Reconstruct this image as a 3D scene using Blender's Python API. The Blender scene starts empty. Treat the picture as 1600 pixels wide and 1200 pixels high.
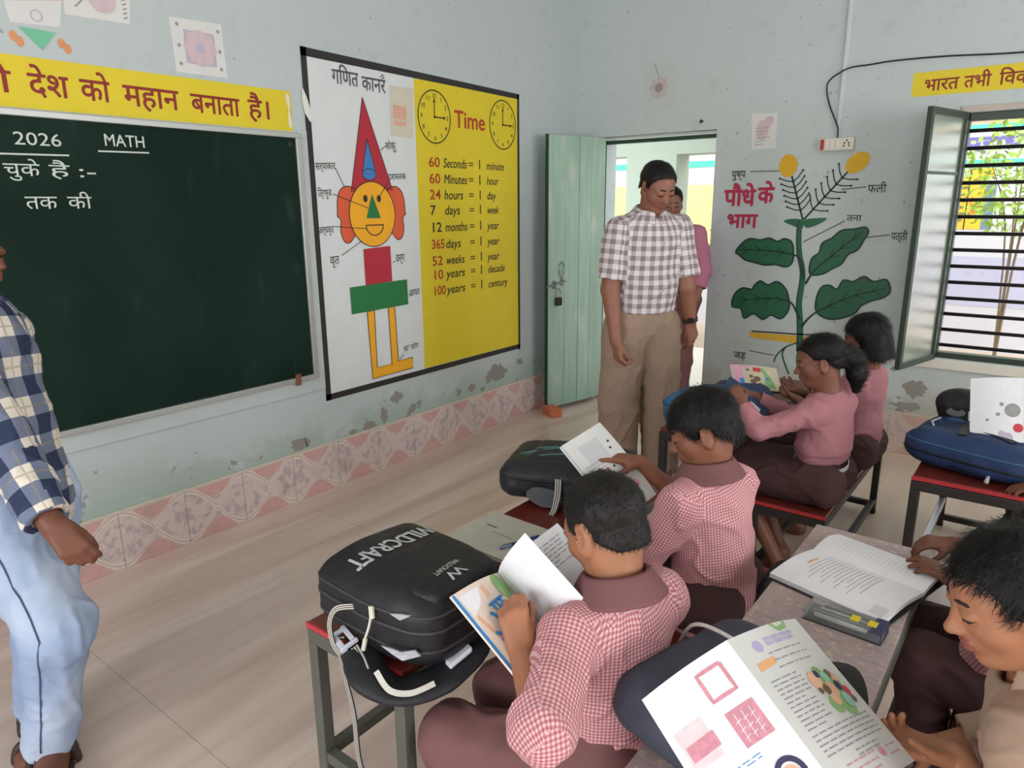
import bpy, math, random
import numpy as np
from mathutils import Vector, Matrix
random.seed(7); rng = np.random.default_rng(11)
SC = bpy.context.scene; COL = SC.collection
# ---------------------------------------------------------------- camera
CX = 3.0099; DB = 4.708; HC = 1.5
FW = np.array((-0.593006, 0.766595, -0.246325)); RT = np.array((0.792109, 0.610334, -0.007496)); UP = np.array((-0.144594, 0.199561, 0.969158))
cam = bpy.data.cameras.new('camera'); cam_o = bpy.data.objects.new('camera', cam); COL.objects.link(cam_o)
cam.sensor_width = 36; cam.lens = 36 * 1099.56 / 1600; cam.clip_start = .02; cam.clip_end = 200
cam_o.matrix_world = Matrix(((RT[0], UP[0], -FW[0], CX), (RT[1], UP[1], -FW[1], 0), (RT[2], UP[2], -FW[2], HC), (0, 0, 0, 1)))
SC.camera = cam_o
# ---------------------------------------------------------------- light
SC.view_settings.view_transform = 'Standard'; SC.view_settings.look = 'None'
SC.view_settings.gamma = 1; SC.view_settings.use_curve_mapping = False
SC.view_settings.exposure = 0.2
SC.cycles.max_bounces = 8; SC.cycles.diffuse_bounces = 5; SC.cycles.glossy_bounces = 3; SC.cycles.transmission_bounces = 6
SC.cycles.use_denoising = True; SC.cycles.sample_clamp_indirect = 6
w = bpy.data.worlds.new('sky'); SC.world = w; w.use_nodes = True
nt = w.node_tree; bg = nt.nodes['Background']; bg.inputs[0].default_value = (.93, .97, 1, 1); bg.inputs[1].default_value = 3.0
def area(name, loc, look, sx, sy, power, col=(1, 1, 1)):
    l = bpy.data.lights.new(name, 'AREA'); l.shape = 'RECTANGLE'; l.size = sx; l.size_y = sy; l.energy = power; l.color = col
    o = bpy.data.objects.new(name, l); COL.objects.link(o); o.location = loc
    o.rotation_euler = (Vector(look) - Vector(loc)).to_track_quat('-Z', 'Y').to_euler(); return o
# daylight that comes in through the windows of the right wall, the rear wall and the doorway
area('daylight_window', (6.25, .6, 1.5), (0, .6, 1.25), 1.5, 1.5, 48, (1, .98, .95))
area('daylight_window', (6.25, 3.2, 1.5), (0, 3.2, 1.25), 1.5, 1.5, 34, (1, .98, .95))
area('daylight_window', (1.6, -2.75, 1.5), (1.6, 3, 1.2), 1.5, 1.5, 44, (.97, .98, 1))
area('daylight_window', (4.2, -2.75, 1.5), (4.2, 3, 1.2), 1.5, 1.5, 38, (.97, .98, 1))
sun = bpy.data.lights.new('sun', 'SUN'); sun.energy = 1.6; sun.angle = .5; sun.color = (1, .96, .88)
sun_o = bpy.data.objects.new('sun', sun); COL.objects.link(sun_o); sun_o.location = (4, 7, 9); sun_o.rotation_euler = (math.radians(28), math.radians(14), 0)

# ---------------------------------------------------------------- materials
def lin(c):
    c = [x / 255 for x in c]
    return tuple(x / 12.92 if x <= .04045 else ((x + .055) / 1.055) ** 2.4 for x in c)
MATS = {}
class NT:
    def __init__(s, m): s.t = m.node_tree; s.n = s.t.nodes; s.b = s.n['Principled BSDF']
    def new(s, typ, **kw):
        n = s.n.new(typ)
        for k, v in kw.items(): setattr(n, k, v)
        return n
    def link(s, a, b): s.t.links.new(a, b)
    def set(s, sock, v):
        if hasattr(v, 'node'): s.link(v, sock)
        else: sock.default_value = v
    def math(s, op, a, b=None, c=None, clamp=False):
        n = s.new('ShaderNodeMath', operation=op); n.use_clamp = clamp; s.set(n.inputs[0], a)
        if b is not None: s.set(n.inputs[1], b)
        if c is not None: s.set(n.inputs[2], c)
        return n.outputs[0]
    def mix(s, f, a, b, blend='MIX'):
        n = s.new('ShaderNodeMix', data_type='RGBA', blend_type=blend); s.set(n.inputs[0], f)
        s.set(n.inputs[6], a if hasattr(a, 'node') else (*a, 1)); s.set(n.inputs[7], b if hasattr(b, 'node') else (*b, 1)); return n.outputs[2]
    def noise(s, vec, scale, detail=3, rough=.5, dist=0):
        n = s.new('ShaderNodeTexNoise'); n.inputs['Scale'].default_value = scale; n.inputs['Detail'].default_value = detail
        n.inputs['Roughness'].default_value = rough; n.inputs['Distortion'].default_value = dist
        if vec is not None: s.link(vec, n.inputs['Vector'])
        return n.outputs[0]
    def ramp(s, f, a, b):
        n = s.new('ShaderNodeMapRange'); n.clamp = True; n.interpolation_type = 'SMOOTHSTEP'; s.link(f, n.inputs[0]); n.inputs[1].default_value = a; n.inputs[2].default_value = b; return n.outputs[0]
    def geo(s): return s.new('ShaderNodeNewGeometry').outputs['Position']
    def obj(s): return s.new('ShaderNodeTexCoord').outputs['Object']
    def uv(s): return s.new('ShaderNodeTexCoord').outputs['UV']
    def xyz(s, v):
        n = s.new('ShaderNodeSeparateXYZ'); s.link(v, n.inputs[0]); return n.outputs
    def mapped(s, v, scale):
        n = s.new('ShaderNodeMapping'); s.link(v, n.inputs[0]); n.inputs['Scale'].default_value = scale; return n.outputs[0]
    def bump(s, h, strength, dist=.002):
        n = s.new('ShaderNodeBump'); n.inputs['Strength'].default_value = strength; n.inputs['Distance'].default_value = dist; s.link(h, n.inputs['Height']); s.link(n.outputs[0], s.b.inputs['Normal'])
    def color(s, c): s.set(s.b.inputs['Base Color'], c)
def mat(name, col, rough=.6, var=.12, scale=18, bump=0, bscale=None, metal=0, spec=.4, alpha=None, sub=0, coat=0):
    if name in MATS: return MATS[name]
    m = bpy.data.materials.new(name); m.use_nodes = True; N = NT(m); c = lin(col)
    N.b.inputs['Roughness'].default_value = rough; N.b.inputs['Metallic'].default_value = metal; N.b.inputs['Specular IOR Level'].default_value = spec
    if coat: N.b.inputs['Coat Weight'].default_value = coat
    if sub: N.b.inputs['Subsurface Weight'].default_value = sub; N.b.inputs['Subsurface Radius'].default_value = (.012, .005, .003); N.b.inputs['Subsurface Scale'].default_value = 1
    p = N.obj(); f = N.noise(p, scale, 4)
    N.color(N.mix(f, tuple(x * (1 - var) for x in c), tuple(min(1, x * (1 + var)) for x in c)))
    if bump: N.bump(N.noise(p, bscale or scale * 6, 3), bump)
    MATS[name] = m; return m
def newmat(name, rough=.6, spec=.4):
    m = bpy.data.materials.new(name); m.use_nodes = True; N = NT(m); N.b.inputs['Roughness'].default_value = rough; N.b.inputs['Specular IOR Level'].default_value = spec
    MATS[name] = m; return N, m

# ---------------------------------------------------------------- object helpers
OFF = {}
def V(*a): return np.array(a, float)
def nrm(v): v = np.asarray(v, float); return v / (np.linalg.norm(v) + 1e-12)
def thing(name, label, cat, loc, group=None):
    o = bpy.data.objects.new(name, None); COL.objects.link(o); o.location = tuple(loc); o.empty_display_size = .05
    o['label'] = label; o['category'] = cat
    if group: o['group'] = group
    OFF[o.name] = np.array(loc, float); return o
def tag(o, label, cat, group=None, kind=None):
    o['label'] = label; o['category'] = cat
    if group: o['group'] = group
    if kind: o['kind'] = kind
    return o
def structure(o): o['kind'] = 'structure'; return o
class MB:
    def __init__(s): s.v = []; s.f = []; s.m = []; s.cur = 0
    def add(s, vs, fs):
        b = len(s.v); s.v += [tuple(map(float, x)) for x in vs]; s.f += [[b + i for i in f] for f in fs]; s.m += [s.cur] * len(fs); return s
    def box(s, lo, hi):
        (a, b, c), (d, e, f) = lo, hi
        return s.add([(a,b,c),(d,b,c),(d,e,c),(a,e,c),(a,b,f),(d,b,f),(d,e,f),(a,e,f)], [(0,3,2,1),(4,5,6,7),(0,1,5,4),(1,2,6,5),(2,3,7,6),(3,0,4,7)])
    def obox(s, c, ax, h):
        c = np.array(c, float); ax = np.array(ax, float); P = []
        for k in ((-1,-1,-1),(1,-1,-1),(1,1,-1),(-1,1,-1),(-1,-1,1),(1,-1,1),(1,1,1),(-1,1,1)):
            P.append(c + sum(ax[i] * h[i] * k[i] for i in range(3)))
        return s.add(P, [(0,3,2,1),(4,5,6,7),(0,1,5,4),(1,2,6,5),(2,3,7,6),(3,0,4,7)])
    def beam(s, a, b, wd, ht, up=(0, 0, 1)):
        a, b = np.array(a, float), np.array(b, float); d = nrm(b - a); up = np.array(up, float)
        if abs(d @ up) > .95: up = V(0, 1, 0)
        l = nrm(np.cross(up, d)); u = np.cross(d, l)
        return s.obox((a + b) / 2, (d, l, u), (np.linalg.norm(b - a) / 2, wd / 2, ht / 2))
    def prism(s, poly, n, t):
        poly = [np.array(q, float) for q in poly]; n = np.array(n, float) * t; k = len(poly)
        return s.add(poly + [q + n for q in poly], [list(range(k))[::-1], list(range(k, 2 * k))] + [(i, (i + 1) % k, k + (i + 1) % k, k + i) for i in range(k)])
    def tube(s, pts, r, seg=8, cap=True):
        pts = [np.array(q, float) for q in pts]; n = len(pts); rs = r if hasattr(r, '__len__') else [r] * n
        d = nrm(pts[1] - pts[0]); l = nrm(np.cross(d, (0, 0, 1) if abs(d[2]) < .9 else (1, 0, 0))); vs = []
        for i, q in enumerate(pts):
            d = nrm(pts[min(i + 1, n - 1)] - pts[max(i - 1, 0)]); l = nrm(l - d * (l @ d)); u = np.cross(d, l)
            for k in range(seg):
                a = 2 * math.pi * k / seg; vs.append(q + rs[i] * (math.cos(a) * l + math.sin(a) * u))
        fs = [(i * seg + k, i * seg + (k + 1) % seg, (i + 1) * seg + (k + 1) % seg, (i + 1) * seg + k) for i in range(n - 1) for k in range(seg)]
        if cap: fs += [list(range(seg))[::-1], list(range((n - 1) * seg, n * seg))]
        return s.add(vs, fs)
    def ribbon(s, pts, nor, wd, t):
        pts = [np.array(q, float) for q in pts]; n = len(pts); vs = []
        nor = [np.array(nor, float)] * n if np.ndim(nor) == 1 else [np.array(q, float) for q in nor]
        for i, q in enumerate(pts):
            d = nrm(pts[min(i + 1, n - 1)] - pts[max(i - 1, 0)]); m = nrm(nor[i] - d * (nor[i] @ d)); l = np.cross(d, m)
            vs += [q - l * wd / 2 - m * t / 2, q + l * wd / 2 - m * t / 2, q + l * wd / 2 + m * t / 2, q - l * wd / 2 + m * t / 2]
        fs = [(i * 4 + k, i * 4 + (k + 1) % 4, i * 4 + 4 + (k + 1) % 4, i * 4 + 4 + k) for i in range(n - 1) for k in range(4)] + [(3, 2, 1, 0), tuple(range(4 * n - 4, 4 * n))]
        return s.add(vs, fs)
    def grid(s, f, nu, nv):
        vs = [f(i / nu, j / nv) for j in range(nv + 1) for i in range(nu + 1)]
        return s.add(vs, [(j * (nu + 1) + i, j * (nu + 1) + i + 1, (j + 1) * (nu + 1) + i + 1, (j + 1) * (nu + 1) + i) for j in range(nv) for i in range(nu)])
    def build(s, name, mats, parent=None, smooth=False, bevel=0, solid=0):
        me = bpy.data.meshes.new(name); off = root_off(parent); vs = np.array(s.v, float) - off
        me.from_pydata(vs.tolist(), [], s.f); mats = mats if isinstance(mats, (list, tuple)) else [mats]
        for m in mats: me.materials.append(m)
        me.polygons.foreach_set('material_index', s.m); me.validate()
        if smooth: me.shade_smooth()
        o = link(name, me, parent)
        if bevel: b = o.modifiers.new('bevel', 'BEVEL'); b.width = bevel; b.segments = 2; b.limit_method = 'ANGLE'
        if solid: b = o.modifiers.new('solid', 'SOLIDIFY'); b.thickness = solid
        return o
def root_off(p):
    if p is None: return np.zeros(3)
    while p.parent is not None: p = p.parent
    return OFF.get(p.name, np.zeros(3))
def link(name, me, parent):
    o = bpy.data.objects.new(name, me); COL.objects.link(o)
    if parent is not None: o.parent = parent
    return o
def catmull(pts, n=6, closed=False):
    pts = [np.array(q, float) for q in pts]; m = len(pts); out = []
    for i in range(m if closed else m - 1):
        g = (lambda k: pts[k % m]) if closed else (lambda k: pts[min(max(k, 0), m - 1)])
        a, b, c, d = g(i - 1), g(i), g(i + 1), g(i + 2)
        for k in range(n):
            t = k / n; out.append(.5 * (2 * b + (c - a) * t + (2 * a - 5 * b + 4 * c - d) * t * t + (3 * b - a - 3 * c + d) * t ** 3))
    if not closed: out.append(pts[-1])
    return out
# ---- flat paint and lettering on a surface: S maps (u, v, height) to a point
def plane(o, u, v):
    o, u, v = (np.array(q, float) for q in (o, u, v)); n = nrm(np.cross(u, v))
    return lambda a, b, h=0: o + u * a + v * b + n * h
_txt = {}
def glyphs(body, bold=0.0):
    if (body, bold) in _txt: return _txt[body, bold]
    c = bpy.data.curves.new('lettering', 'FONT'); c.body = body; c.resolution_u = 3; c.offset = bold
    o = bpy.data.objects.new('lettering', c); COL.objects.link(o)
    dg = bpy.context.evaluated_depsgraph_get(); me = bpy.data.meshes.new_from_object(o.evaluated_get(dg))
    vs = np.array([q.co[:2] for q in me.vertices]) if len(me.vertices) else np.zeros((1, 2)); fs = [list(q.vertices) for q in me.polygons]
    bpy.data.objects.remove(o); bpy.data.curves.remove(c); bpy.data.meshes.remove(me); _txt[body, bold] = (vs, fs); return vs, fs
class Paint(MB):
    def __init__(s, S, step=.0009, fine=None): super().__init__(); s.S = S; s.st = step; s.fine = fine   # fine: largest step over a bowed page
    def poly(s, pts, lay=1):
        s.add([s.S(a, b, lay * s.st) for a, b in pts], [list(range(len(pts)))]); return s
    def rect(s, a, b, c, d, lay=1):
        if s.fine: n = max(1, math.ceil(abs(c - a) / s.fine)); m = max(1, math.ceil(abs(d - b) / s.fine)); return s.grid(lambda i, j: s.S(a + (c - a) * i, b + (d - b) * j, lay * s.st), n, m)
        return s.poly([(a, b), (c, b), (c, d), (a, d)], lay)
    def disc(s, a, b, ra, rb, lay=1, n=28, a0=0, a1=2 * math.pi): return s.poly([(a + ra * math.cos(a0 + (a1 - a0) * k / n), b + rb * math.sin(a0 + (a1 - a0) * k / n)) for k in range(n + (a1 - a0 < 6.28))], lay)
    def line(s, pts, wd, lay=2):
        pts = [np.array(q, float) for q in pts]; L = []; R_ = []
        if s.fine and not hasattr(wd, '__len__'):
            o = [pts[0]]
            for a, b in zip(pts, pts[1:]): k = max(1, math.ceil(np.linalg.norm(b - a) / s.fine)); o += [a + (b - a) * (i + 1) / k for i in range(k)]
            pts = o
        n = len(pts)
        for i, q in enumerate(pts):
            d = nrm(pts[min(i + 1, n - 1)] - pts[max(i - 1, 0)]); m = V(-d[1], d[0]) * (wd if not hasattr(wd, '__len__') else wd[i]) / 2; L.append(q + m); R_.append(q - m)
        P = [s.S(a, b, lay * s.st) for a, b in R_ + L]; s.add(P, [(i, i + 1, n + i + 1, n + i) for i in range(n - 1)]); return s
    def ring(s, a, b, ra, rb, wd, lay=2, n=36): return s.line([(a + ra * math.cos(2 * math.pi * k / n), b + rb * math.sin(2 * math.pi * k / n)) for k in range(n + 1)], wd, lay)
    def text(s, body, a, b, h, width=None, lay=3, bold=0, rot=0, shear=0, just='l'):
        if bold > .016:                                              # a broad brush: the same stroke laid down side by side
            e = (bold - .012) * h / .7
            for k, (i, j) in enumerate(((0, 0), (e, 0), (-e, 0), (0, e), (0, -e), (e * .7, e * .7), (-e * .7, -e * .7))): s.text(body, a + i, b + j, h, width, lay + k * .02, 0, rot, shear, just)
            return s
        vs, fs = glyphs(body, bold); k = h / .7; w0 = vs[:, 0].max(); sx = (width / w0) if width else k
        x = (vs[:, 0] - (w0 / 2 if just == 'c' else 0)) * sx + vs[:, 1] * k * shear; y = vs[:, 1] * k; c, q = math.cos(rot), math.sin(rot)
        s.add([s.S(a + c * i - q * j, b + q * i + c * j, lay * s.st) for i, j in zip(x, y)], fs); return s
# ================================================================ the room
def plaster(name, base, stain_top, wet):
    N, m = newmat(name, .75, .25); p = N.geo(); z = N.xyz(p)[2]
    c = N.mix(N.noise(p, 1.1, 4), tuple(x * .93 for x in lin(base)), tuple(min(1, x * 1.04) for x in lin(base)))
    c = N.mix(N.math('MULTIPLY', N.ramp(N.noise(p, 9, 5, .6), .55, .75), .22), c, lin((150, 156, 152)))
    low = N.ramp(z, stain_top, .2)                                   # the bare, damp foot of the wall
    n1 = N.noise(p, 3.2, 6, .62, .4)
    damp = N.math('MULTIPLY', N.ramp(N.math('ADD', n1, N.math('MULTIPLY', low, .28)), .60, .70), low)
    c = N.mix(N.math('MULTIPLY', damp, .75), c, lin(wet))
    flake = N.math('GREATER_THAN', N.math('ADD', N.noise(p, 7.5, 5, .58), N.math('MULTIPLY', low, .13)), .715)
    c = N.mix(N.math('MULTIPLY', flake, low), c, lin((138, 136, 130)))
    specks = N.math('MULTIPLY', N.math('GREATER_THAN', N.noise(p, 26, 2), .735), .55)
    c = N.mix(specks, c, lin((120, 118, 112)))
    N.color(c); N.bump(N.math('ADD', N.noise(p, 30, 4), N.math('MULTIPLY', flake, -.8)), .35, .004); return m
M_WL = plaster('left_plaster', (188, 197, 198), .62, (160, 178, 168))
M_WB = plaster('back_plaster', (192, 201, 202), .62, (168, 166, 152))
M_WH = mat('lime_wash', (206, 208, 204), .8, .05, 3)
def wall(name, ax, pos, thick, u0, u1, z1, holes, m):
    """a wall across axis ax with rectangular openings, built from upright and level strips"""
    us = sorted({u0, u1, *[h[0] for h in holes], *[h[1] for h in holes]}); zs = sorted({0, z1, *[h[2] for h in holes], *[h[3] for h in holes]}); b = MB()
    for i in range(len(us) - 1):
        for j in range(len(zs) - 1):
            cu, cz = (us[i] + us[i + 1]) / 2, (zs[j] + zs[j + 1]) / 2
            if any(h[0] < cu < h[1] and h[2] < cz < h[3] for h in holes): continue
            lo, hi = [0, 0, zs[j]], [0, 0, zs[j + 1]]; lo[ax], hi[ax] = sorted((pos, pos + thick)); lo[1 - ax], hi[1 - ax] = us[i], us[i + 1]; b.box(lo, hi)
    return structure(b.build(name, m))
ZC = 3.25
DOOR = (.20, 1.09, 0, 1.975); WIN = (2.475, 4.0, .615, 1.965)
wall('wall_left', 0, 0, -.25, -2.9, DB + .25, ZC, [], M_WL)
wall('wall_back', 1, DB, .25, 0, 6.3, ZC, [DOOR, WIN], M_WB)
wall('wall_right', 0, 6.1, .2, -2.9, DB + .25, ZC, [(-.15, 1.35, .75, 2.25), (2.45, 3.95, .75, 2.25)], M_WH)
wall('wall_front', 1, -2.7, -.2, -.0, 6.1, ZC, [(.85, 2.35, .75, 2.25), (3.45, 4.95, .75, 2.25)], M_WH)
structure(MB().box((-.25, -2.9, ZC), (6.3, DB + .25, ZC + .12)).build('ceiling', M_WH))
# floor: big glossy tiles printed with pale wood grain that runs along the board wall
N, M_FL = newmat('wood_grain_tile', .18, .65); p = N.geo(); X, Y, Z = N.xyz(p)
g1 = N.noise(N.mapped(p, (5, .5, 1)), 1.1, 3, .5, .5); g2 = N.noise(N.mapped(p, (16, .7, 1)), 1.3, 3, .5)
c = N.mix(N.ramp(g1, .3, .72), lin((198, 174, 163)), lin((228, 208, 198))); c = N.mix(N.math('MULTIPLY', N.ramp(g2, .5, .8), .22), c, lin((160, 140, 126)))
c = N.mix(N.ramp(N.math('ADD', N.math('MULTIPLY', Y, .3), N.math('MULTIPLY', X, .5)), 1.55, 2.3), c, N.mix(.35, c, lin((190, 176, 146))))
def jl(v, per, off, wd): return N.math('LESS_THAN', N.math('ABSOLUTE', N.math('SUBTRACT', N.math('FRACT', N.math('DIVIDE', N.math('ADD', v, off), per)), .5)), wd / per)
jx = jl(X, .61, .305 - .305, .0016); jy = jl(Y, 1.22, .61 - .80 + 1.22, .0016)
c = N.mix(N.math('MULTIPLY', N.math('MAXIMUM', N.math('MULTIPLY', jx, .25), N.math('MULTIPLY', jy, .8)), .55), c, lin((112, 98, 84)))
N.color(c); N.set(N.b.inputs['Roughness'], N.math('ADD', .13, N.math('MULTIPLY', g2, .2)))
structure(MB().box((-.25, -2.9, -.12), (6.3, DB + .25, 0)).build('floor', M_FL))
# skirting of pink patterned tiles
def skirt_mat(name, ax):
    N, m = newmat(name, .35, .5); p = N.geo(); q = N.xyz(p); U = N.math('DIVIDE', N.math('ADD', q[ax], .01), .29); v = N.math('DIVIDE', q[2], .262)
    a = N.math('ABSOLUTE', N.math('SUBTRACT', v, .5)); Uc = N.math('SUBTRACT', N.math('FRACT', U), .5)
    co = N.math('ABSOLUTE', N.math('SINE', N.math('MULTIPLY', Uc, math.pi))); d = N.math('SUBTRACT', a, N.math('MULTIPLY', co, .43)); lens = N.math('SUBTRACT', N.math('SUBTRACT', a, .20), N.math('MULTIPLY', N.math('MULTIPLY', Uc, Uc), 2.6))
    base = N.mix(N.ramp(N.noise(p, 32, 3), .45, .65), lin((214, 196, 192)), lin((186, 168, 172)))
    c = N.mix(N.ramp(N.math('ABSOLUTE', N.math('SUBTRACT', d, .02)), .062, .045), base, lin((222, 208, 198)))
    c = N.mix(N.ramp(N.math('ABSOLUTE', N.math('SUBTRACT', d, .02)), .018, .008), c, lin((196, 172, 168)))
    pink = N.mix(N.noise(p, 40, 3), lin((200, 150, 150)), lin((216, 178, 172))); c = N.mix(N.ramp(lens, .0, .02), c, pink)
    jn = N.math('LESS_THAN', N.math('ABSOLUTE', N.math('SUBTRACT', N.math('FRACT', N.math('ADD', U, .5)), .5)), .008); c = N.mix(N.math('MULTIPLY', jn, .6), c, lin((132, 118, 110)))
    c = N.mix(N.ramp(v, .93, .97), c, lin((204, 196, 182)))
    c = N.mix(N.math('MULTIPLY', N.ramp(N.noise(p, 5, 5, .6), .56, .68), .45), c, lin((168, 154, 140)))
    if ax == 0: c = N.mix(.45, c, lin((170, 150, 134)))
    N.color(c); return m
structure(MB().box((0, -2.7, 0), (.014, DB, .262)).build('baseboard_left', skirt_mat('skirting_left', 1), bevel=.003))
structure(MB().box((1.09, DB - .014, 0), (6.1, DB, .262)).build('baseboard_back', skirt_mat('skirting_back', 0), bevel=.003))
structure(MB().box((.014, DB - .014, 0), (.20, DB, .262)).build('baseboard_back', MATS['skirting_back'], bevel=.003))
# plaster step under and beside the blackboard
structure(MB().box((0, -2.6, .56), (.012, 2.225, .635)).box((0, 2.205, .56), (.010, 2.262, 1.86)).build('trim_1', M_WL, bevel=.004))
# ---- door: frame set in the opening, one plank leaf swung into the room
M_GF = mat('green_paint_dark', (34, 62, 48), .45, .15, 12); M_GD = None
N, M_GD = newmat('green_door_paint', .42, .45); p = N.obj(); zz = N.xyz(p)[2]
c = N.mix(N.noise(N.mapped(p, (9, 9, .8)), 3, 5, .6), lin((128, 160, 140)), lin((176, 200, 184))); c = N.mix(N.math('MULTIPLY', N.ramp(N.noise(N.mapped(p, (1, 1, .35)), 7, 5), .52, .72), .5), c, lin((196, 204, 190)))
c = N.mix(N.math('MULTIPLY', N.ramp(zz, .35, .0), .5), c, lin((112, 150, 138))); N.color(c); N.bump(N.noise(N.mapped(p, (20, 20, 1.2)), 4, 4), .3, .003)
M_STEEL = mat('steel', (150, 152, 150), .3, .1, 20, metal=.9); M_DSTEEL = mat('dark_steel', (58, 58, 58), .4, .15, 20, metal=.7)
door = thing('door_1', 'open green plank door with bolt and hanging padlock', 'door', (.2, DB, 0)); door['kind'] = 'structure'
M_CREAM = mat('cream_reveal', (222, 220, 210), .7, .05, 4)
MB().box((.20, DB + .02, 0), (.222, DB + .07, 1.955)).box((.20, DB + .02, 1.925), (1.09, DB + .07, 1.95)).build('door_frame', M_GF, door, bevel=.003)
hin = V(.243, DB - .02, .035); tip = V(.118, 4.135, .035); dd = nrm(tip - hin); dn = V(-dd[1], dd[0], 0)
if dn[0] < 0: dn = -dn
LW = np.linalg.norm(tip - hin); edges = [0, .145, .265, .405, LW]
leaf = MB()
for i in range(4):
    a, b = hin + dd * (edges[i] + .0015), hin + dd * (edges[i + 1] - .0015); leaf.prism([a, b, b + V(0, 0, 1.93), a + V(0, 0, 1.93)], dn, .028 + .002 * (i % 2))
lf = leaf.build('door_leaf', M_GD, door, bevel=.004)
ba = MB()
for z in (.25, 1.0, 1.72): ba.prism([hin + dd * .02 + V(0, 0, z), hin + dd * (LW - .02) + V(0, 0, z), hin + dd * (LW - .02) + V(0, 0, z + .1), hin + dd * .02 + V(0, 0, z + .1)], -dn, .025)
ba.build('batten', M_GD, lf, bevel=.003)
MB().prism([tip, tip + dd * .004, tip + dd * .004 + V(0, 0, 1.93), tip + V(0, 0, 1.93)], dn, .03).build('leaf_edge', M_GF, lf)
def dp(s, z, h=0): return hin + dd * s + V(0, 0, z) + dn * (.03 + h)
bo = MB(); bo.tube([dp(LW + .02, .90, .012), dp(LW - .16, .93, .012)], .007, 10).obox(dp(LW - .055, .91, .004), (dd, (0, 0, 1), dn), (.012, .028, .006)).obox(dp(LW - .13, .925, .004), (dd, (0, 0, 1), dn), (.01, .024, .006)).build('bolt', M_STEEL, door, smooth=False)
MB().tube(catmull([dp(LW - .14, .99, .012), dp(LW - .145, 1.03, .014), dp(LW - .12, 1.07, .014), dp(LW - .095, 1.03, .014), dp(LW - .1, .98, .012), dp(LW - .115, .96, .012), dp(LW - .13, .96, .012), dp(LW - .14, .99, .012)], 5), .004, 6).build('hasp_ring', M_STEEL, door, smooth=True)
pk = MB().obox(dp(LW - .085, .79, .02), (dd, (0, 0, 1), dn), (.026, .03, .013)).build('padlock', M_DSTEEL, door, bevel=.006)
MB().tube(catmull([dp(LW - .103, .815, .02), dp(LW - .103, .86, .02), dp(LW - .085, .885, .02), dp(LW - .067, .86, .02), dp(LW - .067, .815, .02)], 5), .0045, 8).build('shackle', M_STEEL, pk, smooth=True)
M_BRICK = mat('brick_clay', (196, 116, 80), .85, .2, 30, bump=.5)
bk = V(.195, 4.115, .03); bx = nrm((.75, -.45, 0)); by = V(-bx[1], bx[0], 0)
br = tag(MB().obox(bk, (bx, by, (0, 0, 1)), (.082, .045, .03)).build('brick', M_BRICK, bevel=.006), 'orange clay brick propping open the green door', 'brick')
# ---- window: frame, level bars, an inward swung shutter with frosted glass
M_GW = mat('window_frame_green', (52, 66, 56), .4, .12, 14); M_BAR = mat('bar_paint', (40, 34, 38), .45, .1, 14)
win = thing('window_1', 'barred window with green frame and frosted shutter', 'window', (2.475, DB, .615)); win['kind'] = 'structure'
x0, x1, z0, z1 = WIN
MB().box((x0, DB + .02, z0), (x0 + .035, DB + .09, z1)).box((x1 - .04, DB + .02, z0), (x1, DB + .09, z1)).box((x0, DB + .02, z1 - .04), (x1, DB + .09, z1)).box((x0, DB + .02, z0), (x1, DB + .09, z0 + .032)).build('window_frame', M_GW, win, bevel=.003)
for k in range(14):
    z = 1.875 - k * .0915
    MB().tube([(x0 + .03, DB + .06, z), (x1 - .03, DB + .06, z)], .0105, 8).build('window_bar', M_BAR, win, smooth=True)
MB().box((x0 - .22, DB - .022, .555), (x1 + .2, DB + .02, .612)).build('window_sill', M_CREAM, win, bevel=.004)
MB().box((x0 - .01, DB - .01, 1.967), (x1 + .05, DB - .001, 1.998)).build('lintel_band', mat('raw_mortar', (190, 178, 170), .9, .1, 20), win)
sh_h = V(x0 + .005, DB - .01, .61); sh_t = V(2.368, 4.255, .61); sd = nrm(sh_t - sh_h); sn = V(-sd[1], sd[0], 0); SW = np.linalg.norm(sh_t - sh_h); SH = 1.355
shb = MB()
def sbar(s0, s1, za, zb): shb.prism([sh_h + sd * s0 + V(0, 0, za), sh_h + sd * s1 + V(0, 0, za), sh_h + sd * s1 + V(0, 0, zb), sh_h + sd * s0 + V(0, 0, zb)], sn, .028)
sbar(0, .03, 0, SH); sbar(SW - .03, SW, 0, SH); sbar(.03, SW - .03, 0, .035); sbar(.03, SW - .03, SH - .035, SH)
shut = shb.build('shutter', M_GW, win, bevel=.002)
N, M_FROST = newmat('frosted_glass', .3, .08); N.b.inputs['Transmission Weight'].default_value = .55; N.b.inputs['IOR'].default_value = 1.2; p = N.obj()
N.color(N.mix(N.noise(p, 6, 3), lin((112, 122, 98)), lin((140, 150, 124)))); N.bump(N.noise(p, 60, 2), .2)
g0 = sh_h + sn * .012; MB().prism([g0 + sd * .03 + V(0, 0, .035), g0 + sd * (SW - .03) + V(0, 0, .035), g0 + sd * (SW - .03) + V(0, 0, SH - .035), g0 + sd * .03 + V(0, 0, SH - .035)], sn, .004).build('frosted_pane', M_FROST, shut)
g1 = sh_h + sn * .0; MB().prism([g1 + sd * .03 + V(0, 0, 1.03), g1 + sd * (SW - .03) + V(0, 0, 1.03), g1 + sd * (SW - .03) + V(0, 0, 1.045), g1 + sd * .03 + V(0, 0, 1.045)], sn, .024).build('glazing_bar', M_GW, shut)
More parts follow.
